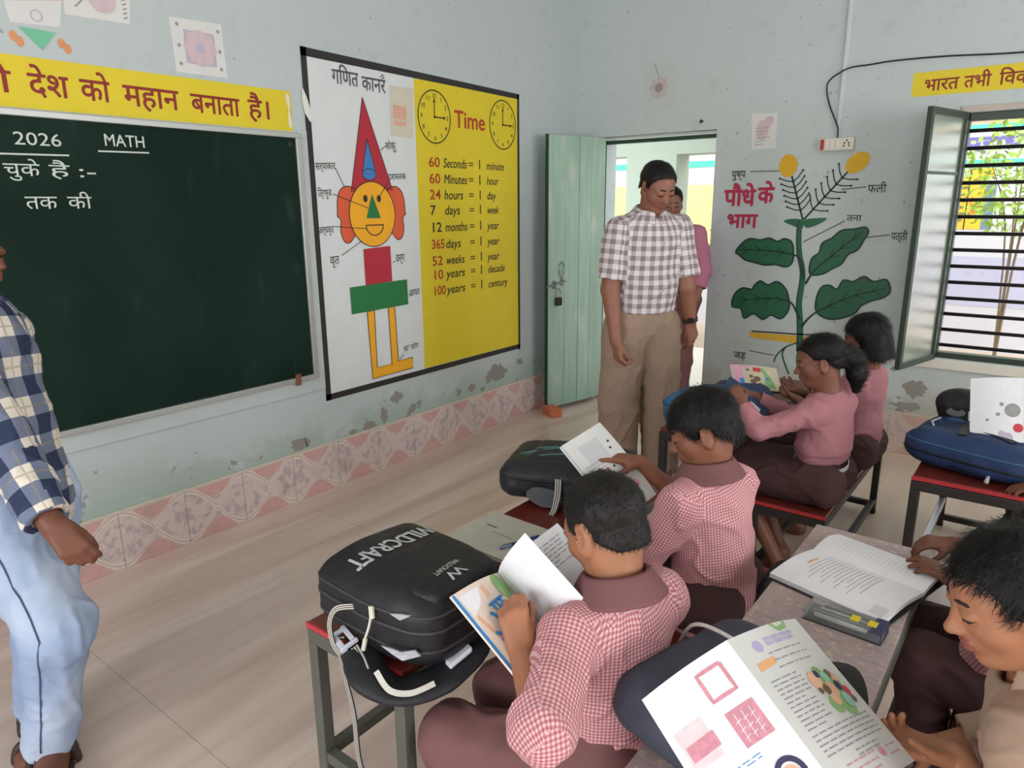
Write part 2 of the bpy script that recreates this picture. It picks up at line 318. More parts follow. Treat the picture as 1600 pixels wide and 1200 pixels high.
# ---- what lies outside
M_OUT = mat('pale_wash', (172, 182, 168), .8, .06, 3); M_YARD = mat('yard_ground', (176, 158, 142), .9, .1, 2.5)
structure(MB().box((-6, DB + .25, -.14), (10, 7.2, -.02)).build('floor', mat('veranda_cement', (214, 206, 196), .5, .08, 3)))
structure(MB().box((-12, 7.2, -.3), (16, 24, -.16)).build('floor', M_YARD))
structure(MB().box((-6, 6.75, 1.975), (1.75, 7.05, 3.1)).box((-.69, 6.75, -.02), (-.14, 7.05, 1.975)).box((-2.6, 6.75, -.02), (-1.4, 7.05, 1.975)).box((1.35, 6.75, -.02), (1.75, 7.05, 1.975)).build('wall_veranda', M_OUT))
structure(MB().box((-6, DB + .25, 3.1), (2.1, 7.3, 3.2)).build('ceiling', M_OUT))
# ================================================================ painted charts, boards and papers on the walls
SL = plane((0, 0, 0), (0, 1, 0), (0, 0, 1)); SB = plane((0, DB, 0), (1, 0, 0), (0, 0, 1))
def paint_mat(n, c, rough=.55): return mat(n, c, rough, .07, 9)
P_BLACK = paint_mat('black_paint', (44, 42, 42)); P_YEL = paint_mat('yellow_paint', (220, 198, 42)); P_WHITE = paint_mat('white_paint', (214, 218, 220))
P_RED = paint_mat('red_paint', (176, 44, 58)); P_ORG = paint_mat('orange_paint', (216, 92, 58)); P_GRN = paint_mat('green_paint', (38, 116, 66)); P_AMB = paint_mat('amber_paint', (238, 170, 36))
P_BLUE = paint_mat('blue_paint', (62, 126, 190)); P_MAR = paint_mat('maroon_lettering', (138, 40, 34)); P_TRED = paint_mat('brick_red_lettering', (176, 62, 36)); P_DK = paint_mat('dark_lettering', (46, 44, 36)); P_GREYL = paint_mat('grey_lettering', (84, 86, 88))
def part(parent, name, m, fn, S=SL):
    b = Paint(S); fn(b); return b.build(name, m, parent)
# ---- chart beside the blackboard
ch = thing('wall_chart', 'painted wall chart with clown of shapes and yellow time table', 'wall chart', (0, 3.13, .49))
part(ch, 'white_field', P_WHITE, lambda b: b.rect(2.29, .515, 3.013, 2.21, 1))
part(ch, 'yellow_field', P_YEL, lambda b: b.rect(3.013, .53, 3.975, 2.19, 1.2))
part(ch, 'border', P_BLACK, lambda b: b.rect(2.264, .49, 2.298, 2.24, 2).rect(3.968, .49, 3.99, 2.21, 2).poly([(2.264, 2.2), (3.99, 2.18), (3.99, 2.212), (2.264, 2.24)], 2).poly([(2.264, .49), (3.99, .497), (3.99, .53), (2.264, .524)], 2))
def outl(pts, wd=.005, lay=5): return lambda b: b.line(list(pts) + [pts[0]], wd, lay)
ear = [(2.55, 1.57), (2.53, 1.595), (2.487, 1.602), (2.445, 1.58), (2.425, 1.53), (2.42, 1.46), (2.418, 1.45), (2.44, 1.43), (2.435, 1.37), (2.455, 1.32), (2.49, 1.312), (2.52, 1.34), (2.545, 1.385)]
for nm, e in (('ear', ear), ('ear', [(2.662 * 2 - a, b + .004) for a, b in ear])):
    o = part(ch, nm, P_ORG, lambda b: b.poly(catmull(e, 3, True), 2)); part(o, 'outline', P_DK, outl(catmull(e, 3, True), .005, 3))
hat = [(2.632, 2.05), (2.815, 1.585), (2.52, 1.575)]
o = part(ch, 'hat', P_RED, lambda b: b.poly(hat, 2.5)); part(o, 'outline', P_DK, outl(hat, .005, 3))
o = part(ch, 'hat_drop', P_BLUE, lambda b: b.poly([(2.648, 1.845), (2.699, 1.668)] + [(2.651 + .048 * math.cos(a), 1.668 - .028 * math.sin(a)) for a in np.linspace(.3, math.pi - .3, 8)] + [(2.603, 1.668)], 3))
part(o, 'outline', P_DK, lambda b: (outl([(2.648, 1.845), (2.699, 1.668), (2.603, 1.668)], .004, 4)(b), b.ring(2.651, 1.665, .048, .03, .004, 4)))
o = part(ch, 'face', P_AMB, lambda b: b.disc(2.66, 1.457, .163, .172, 4, 40)); part(o, 'outline', P_DK, lambda b: b.ring(2.66, 1.457, .163, .172, .005, 5))
for x in (2.612, 2.708): part(ch, 'eye', P_DK, lambda b: b.disc(x, 1.54, .015, .019, 6, 16))
part(ch, 'nose', P_GRN, lambda b: b.poly([(2.659, 1.565), (2.612, 1.437), (2.715, 1.436)], 6))
part(ch, 'mouth', P_DK, lambda b: b.line([(2.606, 1.40), (2.73, 1.40)] + [(2.668 + .062 * math.cos(a), 1.40 - .055 * math.sin(a)) for a in np.linspace(0, math.pi, 14)], .006, 6))
part(ch, 'body_square', P_RED, lambda b: b.poly([(2.579, 1.275), (2.775, 1.283), (2.777, 1.085), (2.581, 1.078)], 5))
part(ch, 'body_rectangle', P_GRN, lambda b: b.poly([(2.469, 1.078), (2.892, 1.086), (2.894, .940), (2.471, .932)], 6))
lg = [(2.58, .934), (2.632, .934), (2.630, .607), (2.744, .60), (2.737, .936), (2.786, .936), (2.795, .615), (2.911, .618), (2.912, .553), (2.593, .547)]
o = part(ch, 'legs', P_AMB, lambda b: (b.poly([lg[0], lg[1], (2.632, .58), (2.593, .547)], 4), b.poly([(2.737, .936), (2.786, .936), (2.80, .58), (2.744, .58)], 4), b.poly([(2.593, .547), (2.912, .553), (2.911, .618), (2.744, .612), (2.630, .607), (2.59, .605)], 4.2))); part(o, 'outline', P_DK, outl(lg, .005, 5))
part(ch, 'faded_paper', mat('faded_paper', (208, 200, 184), .8, .08, 14), lambda b: b.poly([(2.83, 2.132), (3.006, 2.137), (2.992, 1.868), (2.822, 1.874)], 2.4))
part(ch, 'paper_drawing', mat('faded_salmon', (214, 170, 150), .8, .15, 30), lambda b: (b.rect(2.845, 1.965, 2.945, 2.035, 3.0), b.rect(2.85, 1.93, 2.94, 1.955, 3)))
part(ch, 'heading', P_GREYL, lambda b: (b.text('गिणत', 2.443, 2.098, .072, .17, 3, .012), b.text('कानर', 2.635, 2.088, .072, .165, 3, .012), b.line([(2.765, 2.165), (2.782, 2.178), (2.792, 2.166), (2.775, 2.158)], .006, 3)))
LBL = [('शंकु', 2.775, 1.800, .04, .08), ('सर्पाकार', 2.304, 1.678, .036, .125), ('दशमलब', 2.785, 1.640, .034, .135), ('ित्रभुज', 2.308, 1.548, .036, .085), ('अर्धवृत', 2.295, 1.365, .036, .095), ('वृत', 2.354, 1.205, .046, .06), ('वर्ग', 2.815, 1.188, .046, .07), ('आयत', 2.906, .985, .038, .088), ('90° कोण', 2.845, .662, .034, .12)]
LEAD = [[(2.77, 1.815), (2.74, 1.793)], [(2.424, 1.692), (2.474, 1.6)], [(2.784, 1.632), (2.712, 1.55)], [(2.397, 1.563), (2.63, 1.49)], [(2.387, 1.40), (2.609, 1.382)], [(2.429, 1.25), (2.566, 1.317)], [(2.808, 1.197), (2.785, 1.188)], [(2.929, .995), (2.904, .985)], [(2.84, .65), (2.80, .618)]]
for (t, a, b_, h, wd), ld in zip(LBL, LEAD): part(ch, 'shape_label', P_DK, lambda b: (b.text(t, a, b_, h, wd, 3, .004, .05), b.line(ld, .0035, 7)))
for cx, cy, ra, rb in ((3.172, 2.0, .135, .145), (3.812, 2.006, .135, .15)):
    o = part(ch, 'painted_clock', P_DK, lambda b: b.ring(cx, cy, ra, rb, .007, 3))
    part(o, 'clock_hands', P_DK, lambda b: (b.line([(cx, cy), (cx, cy + rb * .62)], .007, 3), b.line([(cx, cy), (cx + ra * .62, cy)], .007, 3), b.disc(cx, cy, .008, .008, 3, 10), b.poly([(cx - .01, cy + rb * .55), (cx + .01, cy + rb * .55), (cx, cy + rb * .72)], 3.3), b.poly([(cx + ra * .55, cy - .01), (cx + ra * .55, cy + .01), (cx + ra * .72, cy)], 3.3)))
    for k in range(1, 13): part(o, 'numeral', P_DK, lambda b: b.text(str(k), cx + ra * .8 * math.sin(k * math.pi / 6), cy + rb * .8 * math.cos(k * math.pi / 6) - .012, .025, None, 3, .004, 0, 0, 'c'))
part(ch, 'time_heading', P_TRED, lambda b: b.text('Time', 3.342, 1.958, .098, .285, 3, .028))
ROWS = [('60', 'Seconds', 'minute'), ('60', 'Minutes', 'hour'), ('24', 'hours', 'day'), ('7', 'days', 'week'), ('12', 'months', 'year'), ('365', 'days', 'year'), ('52', 'weeks', 'year'), ('10', 'years', 'decade'), ('100', 'years', 'century')]
ZR = [1.722, 1.629, 1.537, 1.447, 1.347, 1.247, 1.148, 1.064, .967]
for k, (n_, u_, q_) in enumerate(ROWS):
    z = ZR[k]; m1 = P_DK if k in (3, 4) else P_TRED
    o = part(ch, 'time_row', P_DK, lambda b: (b.text(u_, 3.232, z, .054, min(.21, .032 * len(u_) + .01), 3, .02, 0, .16), b.text('=', 3.458, z + .004, .045, .05, 3, .006), b.text('I', 3.56, z, .058, None, 3, .018), b.text(q_, 3.636, z, .05, .029 * len(q_) + .004, 3, .02, 0, .16)))
    part(o, 'number', m1, lambda b: b.text(n_, 3.108, z, .056, .048 * len(n_) if len(n_) < 3 else .115, 3, .012))
part(ch, 'torn_tape', mat('torn_tape', (224, 224, 218), .6, .05, 10), lambda b: b.poly([(2.257, 2.06), (2.277, 2.02), (2.31, 1.92), (2.29, 1.90), (2.262, 1.94), (2.25, 2.0)], 6))
# ---- blackboard
N, M_BD = newmat('chalkboard_green', .62, .12); p = N.geo()
c = N.mix(N.ramp(N.noise(N.mapped(p, (1, 1, 1)), 1.6, 4, .6), .35, .7), lin((15, 34, 28)), lin((22, 44, 36))); c = N.mix(N.math('MULTIPLY', N.ramp(N.noise(N.mapped(p, (1, 3, .8)), 4, 5), .58, .8), .25), c, lin((70, 92, 84))); N.color(c)
M_ALU = mat('aluminium_trim', (186, 188, 186), .38, .06, 20, metal=.55); CHALK = mat('chalk', (196, 204, 198), .95, .2, 60)
bb = thing('blackboard', 'large dark green blackboard with chalk heading MATH in aluminium frame', 'blackboard', (0, .6, .64))
MB().box((.004, -.9, .655), (.018, 2.19, 1.822)).build('panel', M_BD, bb)
fr = lambda lo, hi: MB().box(lo, hi).build('frame_bar', M_ALU, bb, bevel=.003)
fr((.002, -.92, 1.818), (.028, 2.215, 1.842)); fr((.002, -.92, .634), (.034, 2.21, .660)); fr((.002, 2.183, .655), (.028, 2.212, 1.82)); fr((.002, -.92, .655), (.028, -.892, 1.82))
SBD = plane((.0185, 0, 0), (0, 1, 0), (0, 0, 1))
part(bb, 'chalk_heading', CHALK, lambda b: (b.text('MATH', 1.305, 1.735, .044, .155, 2, .02), b.line([(1.28, 1.713), (1.475, 1.716)], .006, 2)), SBD)
part(bb, 'chalk_date', CHALK, lambda b: b.text('2026', 1.0, 1.722, .044, .155, 2, .002), SBD); part(bb, 'chalk_underline', CHALK, lambda b: b.line([(.95, 1.688), (1.175, 1.692)], .006, 2), SBD)
[part(bb, 'chalk_word', CHALK, lambda b: b.text(w_, x_, 1.615, .046, d_, 2, .002), SBD) for w_, x_, d_ in (('पढ़', .78, .1), ('चुके', .955, .115), ('है', 1.10, .07), (':-', 1.195, .065))]
[part(bb, 'chalk_word', CHALK, lambda b: b.text(w_, x_, 1.50, .048, d_, 2, .002), SBD) for w_, x_, d_ in (('1 से', .66, .1), ('100', .82, .1), ('तक', 1.005, .105), ('की', 1.145, .085))]
MB().tube([(.018, 2.15, 1.79), (.024, 2.15, 1.79)], .012, 12).build('screw_cap', P_BLACK, bb)
MB().box((.03, 2.062, .622), (.045, 2.09, .682)).build('wooden_peg', mat('peg_wood', (120, 78, 60), .7, .2, 20), bb, bevel=.003)
# ---- slogans
def slogan(S, name, label, o, rect, words, mtx, tip=None):
    t = thing(name, label, 'sign', o); part(t, 'yellow_band', P_YEL, lambda b: b.poly(rect, 1), S)
    for (s_, a, b_, h, wd) in words: part(t, 'word', mtx, lambda b: b.text(s_, a, b_, h, wd, 2, .026), S)
    return t
s1 = slogan(SL, 'slogan_band', 'long yellow slogan band with maroon Hindi words above the blackboard', (0, 1.2, 1.85), [(-.95, 1.846), (2.19, 1.85), (2.188, 2.03), (-.95, 2.012)], [('भारत', -.1, 1.895, .08, .26), ('िशक्षा', .4, 1.895, .08, .3), ('ही', .915, 1.897, .078, .118), ('देश', 1.085, 1.897, .080, .132), ('को', 1.257, 1.898, .080, .106), ('महान', 1.413, 1.894, .082, .222), ('बनाता', 1.689, 1.894, .080, .226), ('है।', 1.958, 1.895, .084, .106)], P_MAR)
part(s1, 'torn_edge', mat('torn_paper_edge', (226, 220, 190), .7, .08, 20), lambda b: b.poly(catmull([(2.166, 2.02), (2.182, 2.0), (2.178, 1.94), (2.186, 1.88), (2.172, 1.862), (2.164, 1.9), (2.17, 1.95), (2.16, 1.99)], 3, True), 3))
slogan(SB, 'slogan_band', 'yellow slogan band with maroon Hindi words above the barred window', (2.5, DB, 2.07), [(2.21, 2.069), (4.2, 2.062), (4.2, 2.186), (2.21, 2.194)], [('भारत', 2.268, 2.094, .064, .165), ('तभी', 2.458, 2.094, .064, .12), ('िवकिसत', 2.615, 2.094, .064, .27)], P_MAR)
# ---- papers
M_PAPER = mat('old_paper', (214, 214, 212), .8, .06, 10); M_PINKC = mat('pink_crayon', (206, 184, 190), .8, .15, 40); M_PURC = mat('purple_crayon', (184, 178, 196), .8, .15, 40); M_ORC = mat('orange_crayon', (214, 148, 104), .8, .15, 30); M_GRC = mat('mint_crayon', (116, 190, 156), .8, .12, 30); M_GYC = mat('grey_pencil', (150, 150, 150), .8, .2, 30)
def sheet(S, name, label, poly, draws, m=M_PAPER):
    c = np.mean(poly, 0); t = thing(name, label, 'paper', S(c[0], min(q[1] for q in poly), 0)); part(t, 'sheet', m, lambda b: b.poly(poly, 1), S)
    for nm, mm, fn in draws: part(t, nm, mm, fn, S)
def flower(a, b_, r): return lambda b: [b.disc(a + r * .55 * math.cos(k * math.pi / 4), b_ + r * .55 * math.sin(k * math.pi / 4), r * .34, r * .34, 3 + .12 * k, 10) for k in range(8)]
sheet(SL, 'drawing_sheet', 'pale sheet with pink flower drawing right of the tricolour paper figure', [(1.635, 2.252), (1.864, 2.263), (1.87, 2.048), (1.64, 2.045)], [('purple_square', M_PURC, lambda b: b.rect(1.69, 2.085, 1.825, 2.215, 2)), ('flower', M_PINKC, flower(1.757, 2.15, .082)), ('flower_centre', M_PURC, lambda b: b.disc(1.757, 2.15, .02, .022, 4)), ('corner_dots', M_GYC, lambda b: [b.disc(x, z, .008, .008, 2, 8) for x in (1.665, 1.845) for z in (2.08, 2.15, 2.23)])])
sheet(SL, 'drawing_sheet', 'pale sheet of pencil drawing at the top beside the tricolour figure', [(1.24, 2.187), (1.475, 2.194), (1.50, 2.40), (1.26, 2.39)], [('sketch', M_PINKC, lambda b: (b.disc(1.38, 2.26, .05, .045, 2), b.disc(1.33, 2.33, .03, .05, 2.3))), ('caption', M_GYC, lambda b: [b.line([(1.452, 2.21 + .016 * k), (1.468, 2.217 + .016 * k)], .005, 2) for k in range(5)] + [b.line([(1.28, 2.22), (1.31, 2.25), (1.30, 2.29)], .006, 2)])])
t = thing('paper_figure', 'paper figure of orange, white and green pieces above the slogan band', 'paper decoration', (0, 1.14, 2.06))
part(t, 'orange_piece', M_ORC, lambda b: b.poly([(1.05, 2.196), (1.237, 2.232), (1.24, 2.30), (1.19, 2.33), (1.14, 2.26), (1.09, 2.33), (1.02, 2.29)], 2)); part(t, 'white_piece', M_PAPER, lambda b: b.poly([(1.06, 2.13), (1.22, 2.14), (1.237, 2.232), (1.05, 2.196)], 1)); part(t, 'green_piece', M_GRC, lambda b: b.poly([(1.081, 2.12), (1.2, 2.118), (1.148, 2.052)], 2)); part(t, 'wheel', M_PURC, lambda b: b.ring(1.145, 2.165, .018, .018, .004, 3, 18)); [part(t, 'side_flower', M_ORC, lambda b: (b.disc(x, z, .014, .018, 1, 8), b.disc(x + .018, z - .016, .014, .018, 1.2, 8))) for x, z in ((1.062, 2.086), (1.215, 2.085))]
sheet(SB, 'drawing_sheet', 'faint star flower drawing on the back wall above the doorway', [(.532, 2.436), (.775, 2.42), (.786, 2.135), (.545, 2.136)], [('flower', mat('faint_rose', (188, 176, 178), .8, .2, 20), flower(.66, 2.27, .08)), ('flower_centre', mat('faint_brown', (152, 140, 138), .8, .2, 20), lambda b: b.disc(.66, 2.27, .03, .03, 4)), ('stalk', M_GYC, lambda b: b.line([(.66, 2.33), (.64, 2.38), (.62, 2.43)], .006, 3))], mat('faint_paper', (190, 196, 195), .8, .05, 6))
sheet(SB, 'drawing_sheet', 'small pencil sheet on the back wall right of the doorway', [(1.316, 2.051), (1.476, 2.046), (1.482, 1.833), (1.328, 1.834)], [('sketch', M_PINKC, lambda b: (b.disc(1.39, 1.95, .04, .06, 2), b.disc(1.43, 2.0, .03, .03, 2.3))), ('pencil_lines', M_GYC, lambda b: [b.line([(1.35, 1.86 + .02 * k), (1.40 + .02 * (k % 3), 1.865 + .02 * k)], .004, 3) for k in range(6)])])
# ---- the plant
P_LEAF = mat('leaf_green_paint', (34, 96, 66), .5, .22, 12); P_LEAFD = mat('leaf_outline_paint', (20, 52, 38), .5, .15, 12); P_MARI = mat('marigold_paint', (216, 170, 38), .6, .12, 14); P_CRIM = paint_mat('crimson_lettering', (176, 44, 78))
pm = thing('plant_mural', 'painted plant diagram with two marigolds and green leaves beside the doorway', 'mural', (1.7, DB, .35))
def pp(n_, m, fn, par=pm): return part(par, n_, m, fn, SB)
stem = catmull([(1.742, .56), (1.735, .68), (1.727, .766), (1.712, .88), (1.72, 1.013), (1.715, 1.09), (1.69, 1.18), (1.677, 1.28), (1.676, 1.36), (1.688, 1.395)], 5); ns = len(stem)
pp('stem', P_LEAF, lambda b: b.line(stem, [.042 - .02 * i / ns for i in range(ns)], 3)); o = pm.children[-1]; pp('outline', P_LEAFD, lambda b: b.line([(x - .016, z) for x, z in stem], .008, 4), o)
for a, e_, sgn in (((1.688, 1.395), (1.597, 1.664), 1), ((1.693, 1.399), (1.923, 1.68), -1)):
    def spray(b):
        b.line([a, e_], .011, 3); A, E = V(*a), V(*e_); d = nrm(E - A); L_ = np.linalg.norm(E - A)
        for k in range(6):
            q = A + d * L_ * (.22 + .13 * k)
            for s_ in (1, -1):
                t_ = q + (d * .55 + s_ * .85 * V(-d[1], d[0])) * .085; b.line([q, (q + t_) / 2 - d * .006, t_], .007, 3); b.disc(t_[0], t_[1], .007, .007, 3.4, 8)
    pp('flower_spray', P_LEAFD, spray)
pp('flower', P_MARI, lambda b: b.poly([(1.57 + (.056 + .004 * math.sin(11 * a)) * math.cos(a), 1.726 + (.068 + .004 * math.sin(13 * a)) * math.sin(a)) for a in np.linspace(0, 6.28, 60)[:-1]], 4))
pp('flower', P_MARI, lambda b: b.poly([(1.97 + (.072 + .004 * math.sin(11 * a)) * math.cos(a) * .92, 1.729 + .02 * math.cos(a) + (.058 + .004 * math.sin(13 * a)) * math.sin(a)) for a in np.linspace(0, 6.28, 60)[:-1]], 4))
for q in ([(1.689, 1.395), (1.61, 1.402), (1.572, 1.386), (1.634, 1.359), (1.687, 1.34)], [(1.697, 1.395), (1.765, 1.407), (1.829, 1.407), (1.787, 1.372), (1.713, 1.348)]): pp('small_leaf', P_LEAF, lambda b: b.poly(catmull(q, 4, True), 3.5))
LV = [([(1.648, 1.2), (1.631, 1.259), (1.585, 1.278), (1.542, 1.261), (1.488, 1.28), (1.431, 1.267), (1.363, 1.274), (1.314, 1.243), (1.274, 1.188), (1.298, 1.167), (1.343, 1.135), (1.408, 1.121), (1.473, 1.107), (1.542, 1.114), (1.609, 1.101), (1.646, 1.131)], [(1.30, 1.2), (1.48, 1.20), (1.648, 1.18), (1.70, 1.14), (1.725, 1.03)]),
      ([(1.762, 1.064), (1.762, 1.156), (1.804, 1.197), (1.817, 1.256), (1.87, 1.288), (1.921, 1.335), (1.992, 1.344), (2.051, 1.356), (2.072, 1.327), (2.052, 1.281), (2.023, 1.223), (1.972, 1.191), (1.941, 1.135), (1.889, 1.102), (1.835, 1.067)], [(2.04, 1.33), (1.9, 1.2), (1.79, 1.09), (1.74, 1.0)]),
      ([(1.648, .885), (1.621, .958), (1.564, 1.004), (1.504, .979), (1.452, 1.002), (1.412, .965), (1.401, .943), (1.336, .948), (1.286, .901), (1.274, .822), (1.337, .809), (1.364, .746), (1.426, .782), (1.489, .749), (1.541, .783), (1.605, .764), (1.649, .822)], [(1.31, .86), (1.5, .89), (1.648, .88), (1.70, .82), (1.725, .77)]),
      ([(1.819, .836), (1.818, .93), (1.843, .988), (1.887, .999), (1.931, .978), (1.962, 1.035), (2.018, 1.03), (2.075, 1.064), (2.131, 1.037), (2.199, 1.052), (2.227, .985), (2.194, .945), (2.133, .921), (2.076, .885), (2.045, .835), (1.956, .795), (1.881, .793)], [(2.2, 1.0), (2.0, .93), (1.83, .83), (1.77, .77), (1.74, .72)])]
for q, vein in LV:
    ql = catmull(q, 4, True); vn = catmull(vein, 5)
    o = pp('leaf', P_LEAF, lambda b: b.poly(ql, 3.5)); pp('outline', P_LEAFD, lambda b: b.line(ql + [ql[0]], .011, 4.4), o)
    def veins(b):
        b.line(vn, [.006 + .010 * i / len(vn) for i in range(len(vn))], 5)
        for k in range(2, len(vn) // 2, 2):
            A = V(*vn[k]); d = nrm(V(*vn[0]) - A)
            for s_ in (1, -1): b.line([A, A + (d * .8 + s_ * .55 * V(-d[1], d[0])) * .055], .005, 5)
    pp('leaf_vein', P_LEAFD, veins, o)
pp('soil', mat('soil_ochre', (212, 168, 60), .7, .2, 16), lambda b: b.poly([(1.40, .655), (1.72, .662), (1.86, .67), (1.86, .635), (1.72, .61), (1.6, .612), (1.42, .618)], 2)); o = pm.children[-1]; pp('outline', P_DK, lambda b: b.line([(1.42, .662), (1.56, .668), (1.715, .672), (1.86, .682)], .009, 3), o)
pp('root', P_LEAF, lambda b: [b.line(catmull(q, 4), .010, 3) for q in ([(1.735, .62), (1.66, .585), (1.60, .52), (1.585, .47)], [(1.65, .58), (1.635, .53), (1.66, .46), (1.69, .40)], [(1.74, .60), (1.73, .53), (1.735, .47)], [(1.745, .60), (1.77, .55), (1.78, .5)])])
for w_, x_, z_, h_, d_ in (('पौधे', 1.172, 1.487, .108, .205), ('के', 1.395, 1.502, .104, .1), ('भाग', 1.197, 1.345, .092, .205)): pp('crimson_title', P_CRIM, lambda b: b.text(w_, x_, z_, h_, d_, 3, .042))
for t_, a, b_, h, wd, ld in (('पुष्प', 1.212, 1.662, .048, .09, [(1.332, 1.699), (1.514, 1.697)]), ('फली', 2.041, 1.556, .048, .1, [(2.033, 1.589), (1.896, 1.577)]), ('तना', 1.943, 1.392, .038, .083, [(1.935, 1.393), (1.70, 1.26)]), ('पत्ती', 2.196, 1.285, .046, .085, [(2.19, 1.314), (2.061, 1.296)]), ('जड़', 1.313, .465, .05, .078, [(1.411, .528), (1.583, .515)])):
    pp('plant_label', P_DK, lambda b: (b.text(t_, a, b_, h, wd, 3, .02), b.line(ld, .005, 3)))
# ---- wires and switches on the back wall
M_IVORY = mat('ivory_plastic', (216, 212, 202), .4, .04, 20); M_WIRE = mat('black_cable', (34, 36, 38), .5, .1, 20); M_CONDUIT = mat('conduit_paint', (198, 206, 208), .55, .05, 8)
sw = thing('switchboard', 'ivory switchboard with red switch and sockets above the plant', 'switchboard', (1.846, DB, 1.80))
MB().box((1.752, DB - .045, 1.80), (1.945, DB, 1.872)).build('case', M_IVORY, sw, bevel=.004)
SSW = plane((0, DB - .0455, 0), (1, 0, 0), (0, 0, 1)); M_RED = mat('red_plastic', (170, 36, 36), .4, .08, 20)
MB().box((1.762, DB - .052, 1.806), (1.782, DB - .045, 1.866)).build('red_switch', M_RED, sw, bevel=.002)
for x in (1.80, 1.83, 1.86): MB().box((x - .011, DB - .051, 1.812), (x + .011, DB - .045, 1.86)).build('switch', mat('switch_ivory', (226, 216, 206), .4, .04, 20), sw, bevel=.002)
o = MB().box((1.882, DB - .049, 1.808), (1.936, DB - .045, 1.864)).build('socket', M_IVORY, sw, bevel=.002)
part(o, 'socket_hole', P_BLACK, lambda b: [b.disc(x, z, .005, .006, 5, 10) for x, z in ((1.909, 1.855), (1.895, 1.825), (1.923, 1.825), (1.897, 1.84), (1.921, 1.84))], SSW)
tag(MB().box((1.835, DB - .016, 1.872), (1.858, DB, ZC)).build('conduit', M_CONDUIT, bevel=.004), 'pale conduit running down the back wall to the switchboard', 'conduit')
tag(MB().tube(catmull([(4.3, DB - .012, 2.23), (3.2, DB - .012, 2.232), (2.704, DB - .012, 2.239), (2.361, DB - .012, 2.262), (2.112, DB - .012, 2.269), (1.98, DB - .018, 2.262), (1.88, DB - .026, 2.256), (1.80, DB - .03, 2.22), (1.763, DB - .02, 2.185), (1.762, DB - .015, 2.135), (1.785, DB - .015, 2.06), (1.819, DB - .02, 1.987), (1.846, DB - .025, 1.93), (1.85, DB - .028, 1.872)], 6), .0045, 8).build('cable', M_WIRE, smooth=True), 'black cable drooping across the back wall into the switchboard', 'cable')
tag(MB().tube([(.988, DB - .002, 2.03), (.988, DB - .03, 2.035), (.988, DB - .034, 2.015)], .006, 8).build('nail', M_DSTEEL), 'short nail stub in the back wall above the doorway', 'nail')
tag(MB().tube(catmull([(2.735, DB - .004, .52), (2.77, DB - .008, .475), (2.83, DB - .008, .49), (2.87, DB - .004, .53)], 5), .004, 6).build('loose_wire', M_WIRE, smooth=True), 'short loose black wire on the wall under the window', 'wire')

# bare patches where the paint and plaster have flaked off the foot of the walls
M_BARE = mat('bare_plaster', (146, 142, 136), .9, .14, 24, bump=.4)
def patch(wall_name, S, c, rx, rz, seed):
    g = np.random.default_rng(seed); n = 22; pts = [(c[0] + rx * (.55 + .55 * g.random()) * math.cos(2 * math.pi * k / n), c[1] + rz * (.55 + .55 * g.random()) * math.sin(2 * math.pi * k / n)) for k in range(n)]
    Paint(S, .0007).poly(catmull(pts, 2, True), 1).build('bare_patch', M_BARE, bpy.data.objects[wall_name])
for c, rx, rz, sd in (((2.772, .402), .06, .04, 1), ((2.664, .315), .03, .06, 2), ((2.55, .282), .06, .03, 3), ((2.43, .272), .03, .018, 4), ((3.72, .36), .13, .07, 5), ((3.45, .315), .05, .03, 6), ((2.08, .295), .07, .045, 7), ((3.98, .40), .04, .03, 8), ((2.9, .30), .03, .03, 9)): patch('wall_left', SL, c, rx, rz, sd)
for c, rx, rz, sd in (((2.43, .41), .075, .065, 11), ((2.40, .30), .10, .03, 12), ((2.30, .52), .02, .02, 13), ((2.6, .36), .04, .02, 14)): patch('wall_back', SB, c, rx, rz, sd)
